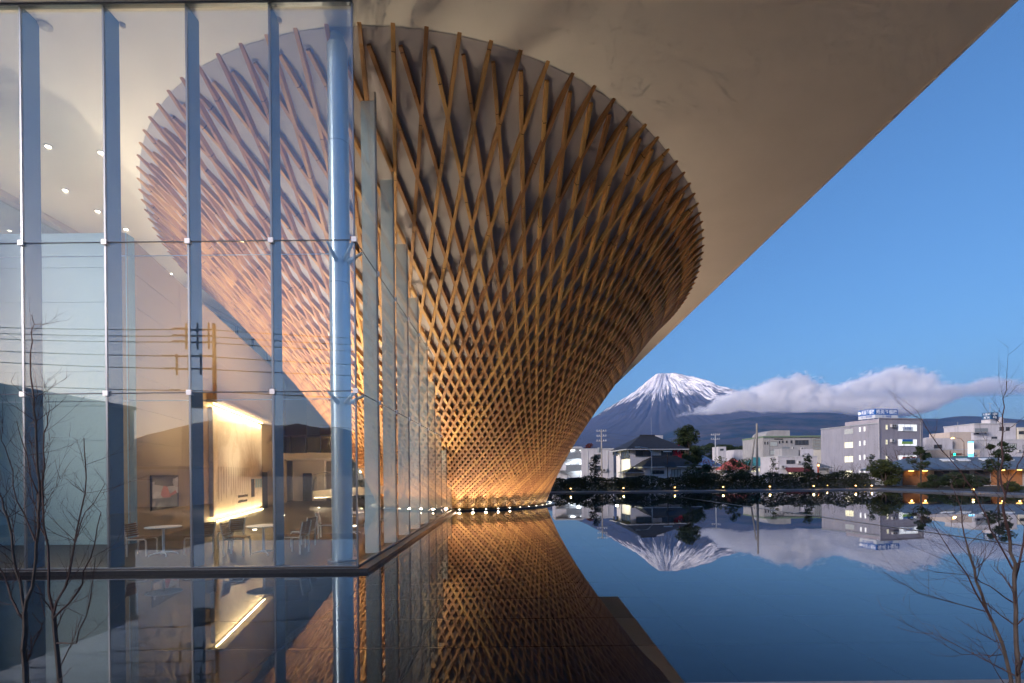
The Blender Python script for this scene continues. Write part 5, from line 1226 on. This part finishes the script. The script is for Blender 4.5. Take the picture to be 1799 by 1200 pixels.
sapling('bare red-twigged sapling at the far left with one tall whip', [[(44, 1290)], ([(44, 1290), (45, 1170), (44, 1075)], .022, .017, 3), ([(44, 1075), (60, 1010), (68, 930), (70, 850), (64, 760), (60, 700)], .013, .006, 12), ([(60, 700), (54, 640), (58, 600), (56, 553)], .006, .002, 3),
    ([(44, 1075), (28, 1000), (14, 910), (-4, 860)], .012, .005, 9), ([(44, 1090), (20, 1050), (-6, 990)], .009, .005, 4), ([(62, 950), (30, 880), (14, 800), (2, 760)], .006, .002, 6), ([(69, 900), (48, 800), (30, 740)], .006, .002, 6)], 3.7, 61, 0, 0, 0)
sapling('bare red-twigged sapling second from the left, forking low', [[(106, 1290)], ([(106, 1290), (104, 1180), (95, 1078)], .020, .016, 3), ([(95, 1078), (85, 960), (74, 850), (78, 760), (88, 720)], .011, .003, 10), ([(95, 1078), (122, 1010), (138, 920), (152, 840), (148, 770)], .010, .003, 12),
    ([(96, 1085), (130, 1050), (160, 980), (178, 900)], .008, .003, 8), ([(100, 1130), (135, 1130), (158, 1060), (168, 980)], .007, .002, 6), ([(85, 950), (60, 880), (52, 800)], .006, .002, 6), ([(130, 960), (150, 900), (185, 850)], .005, .002, 5)], 3.9, 62, 0, 0, 0)
sapling('bare sapling at the right edge with a tall whip against the sky', [[(1796, 1290)], ([(1796, 1290), (1789, 1190), (1785, 1100), (1782, 1010), (1775, 950)], .020, .011, 7), ([(1775, 950), (1762, 890), (1757, 830), (1762, 760), (1765, 715), (1768, 670)], .011, .0022, 7),
    ([(1783, 1040), (1793, 980), (1803, 900), (1820, 820)], .010, .004, 6), ([(1780, 1000), (1740, 930), (1715, 870), (1690, 830), (1640, 770), (1612, 722)], .007, .002, 9), ([(1765, 880), (1785, 830), (1800, 790)], .006, .003, 4), ([(1783, 1060), (1740, 1030), (1700, 1010), (1640, 1005)], .006, .002, 6)], 4.0, 63, 0, 0, -.5)
sapling('bare leaning sapling left of the right-hand one, low over the pond', [[(1776, 1290)], ([(1790, 1290), (1776, 1190), (1748, 1100), (1715, 1020), (1700, 960)], .016, .008, 8), ([(1748, 1100), (1700, 1010), (1665, 960), (1640, 920)], .008, .002, 9), ([(1700, 960), (1690, 900), (1672, 850)], .006, .002, 6), ([(1735, 1075), (1680, 1060), (1610, 1040), (1552, 1004)], .005, .0018, 5), ([(1760, 1150), (1690, 1150), (1620, 1110)], .004, .0016, 4)], 4.05, 64, 0, 0, -.5)
# ------------------------------------------------------------------ what stands behind the camera and shows in the glass
mb = MB(); xs2 = np.linspace(-6000, 4200, 130); hn = smooth_noise(91); Y2 = -3000.0
pts_ = [(-6000, 150), (-3600, 190), (-2700, 205), (-2250, 260), (-1950, 345), (-1650, 330), (-1330, 330), (-1100, 300), (-800, 215), (0, 180), (4200, 160)]
for j, (yy, f_) in enumerate(((Y2 + 900, 0.0), (Y2 + 500, .45), (Y2 + 200, .85), (Y2, 1.0), (Y2 - 700, .5), (Y2 - 1500, 0.0))):
    for x in xs2: mb.v.append((x, yy, (np.interp(x, *zip(*pts_)) + 9 * hn(x * .01)) * f_ - 4 * (1 - f_)))
n = len(xs2); mb.f = [(j * n + i, j * n + i + 1, (j + 1) * n + i + 1, (j + 1) * n + i) for j in range(5) for i in range(n - 1)]
tag(mb.build('hills_behind', bpy.data.materials['wooded hillside'], smooth=True), kind='structure')
t_, p = utility_pole('utility_pole', 'utility pole with racks of crossarms mirrored in the front glass', 378, 570, 32.2, .17, M_brown, 0); t_.location = (-19.75, -11.0, .06)
zt = p.z
for k in range(3): MB().box(-1.9, 0.1, -.05, .05, zt - .45 - k * .42, zt - .35 - k * .42).build('crossarm', M_brown, t_)
for k in range(2): MB().box(-2.6, 0.1, -.05, .05, zt - 2.2 - k * .85, zt - 2.1 - k * .85).build('crossarm', M_brown, t_)
for x in (-1.85, -1.1, -.35): MB().box(x - .04, x + .04, -.06, .06, zt - 1.7, zt + .05).build('rack_post', M_brown, t_)
for x in (-2.5, -1.7, -.9): MB().box(x - .04, x + .04, -.06, .06, zt - 3.4, zt - 2.0).build('rack_post', M_brown, t_)
for x, z in ((-2.3, -.3), (-2.3, -.75), (-2.3, -1.15), (-3.0, -2.1), (-2.9, -2.95), (-2.6, -4.4)): MB().lathe([(.05, -.5), (.08, -.3), (.05, -.1), (.08, .1), (.05, .35)], 6, Matrix.Translation((x, 0, zt + z)) @ Matrix.Rotation(R(90), 4, 'Y')).build('insulator', M_rail, t_)
MB().box(-1.5, -.3, -.35, .35, zt - 5.6, zt - 4.6).build('transformer', M_brown, t_)
for k, (z, zl, zr) in enumerate(((-.3, 1.2, -1.6), (-.75, .9, -2.0), (-1.15, .6, -2.5), (-2.1, .0, -3.2), (-2.95, -.6, -3.6), (-4.4, -2.2, -5.2))):
    A = Vector((-52, -11 - k * .1, zt + zl)); B = Vector((-20.6, -11, zt + z)); D = Vector((14, -11 - k * .1, zt + zr)); n = 14
    pts = [A.lerp(B, i / n) - Vector((0, 0, 1.6 * (i / n) * (1 - i / n))) for i in range(n)] + [B.lerp(D, i / n) - Vector((0, 0, 1.6 * (i / n) * (1 - i / n))) for i in range(n + 1)]
    tag(MB().tube(pts, .03, 4).build('power_line', M_rubber), ('topmost', 'second', 'third', 'fourth', 'fifth', 'lowest')[k] + ' of six dark power lines mirrored in the front glass', 'power line')
t_, M = place('neighbour_building', 'plain grey flat-roofed building mirrored as a dark wedge in the left glass', 'building', Vector((-34.5, -7.6, .06)), 0)
wall(t_, M_rail, 0, 12, 0, 13, -.2, 6.05); MB().box(-.1, 12.1, -.1, 13.1, 6.052, 6.25).build('parapet', M_conc, t_)
t_, M = place('white_garage', 'white garage with a shutter door mirrored low in the left glass', 'garage', Vector((-30, -17, .06)), 0)
wall(t_, M_wwall, 0, 7, 0, 5, -.2, 2.6); MB().box(1.0, 4.2, 5.003, 5.05, 0, 2.2).build('shutter_door', M_shut, t_); MB().box(-.1, 7.1, -.1, 5.1, 2.602, 2.8).build('roof', M_conc, t_)
bake_texts()
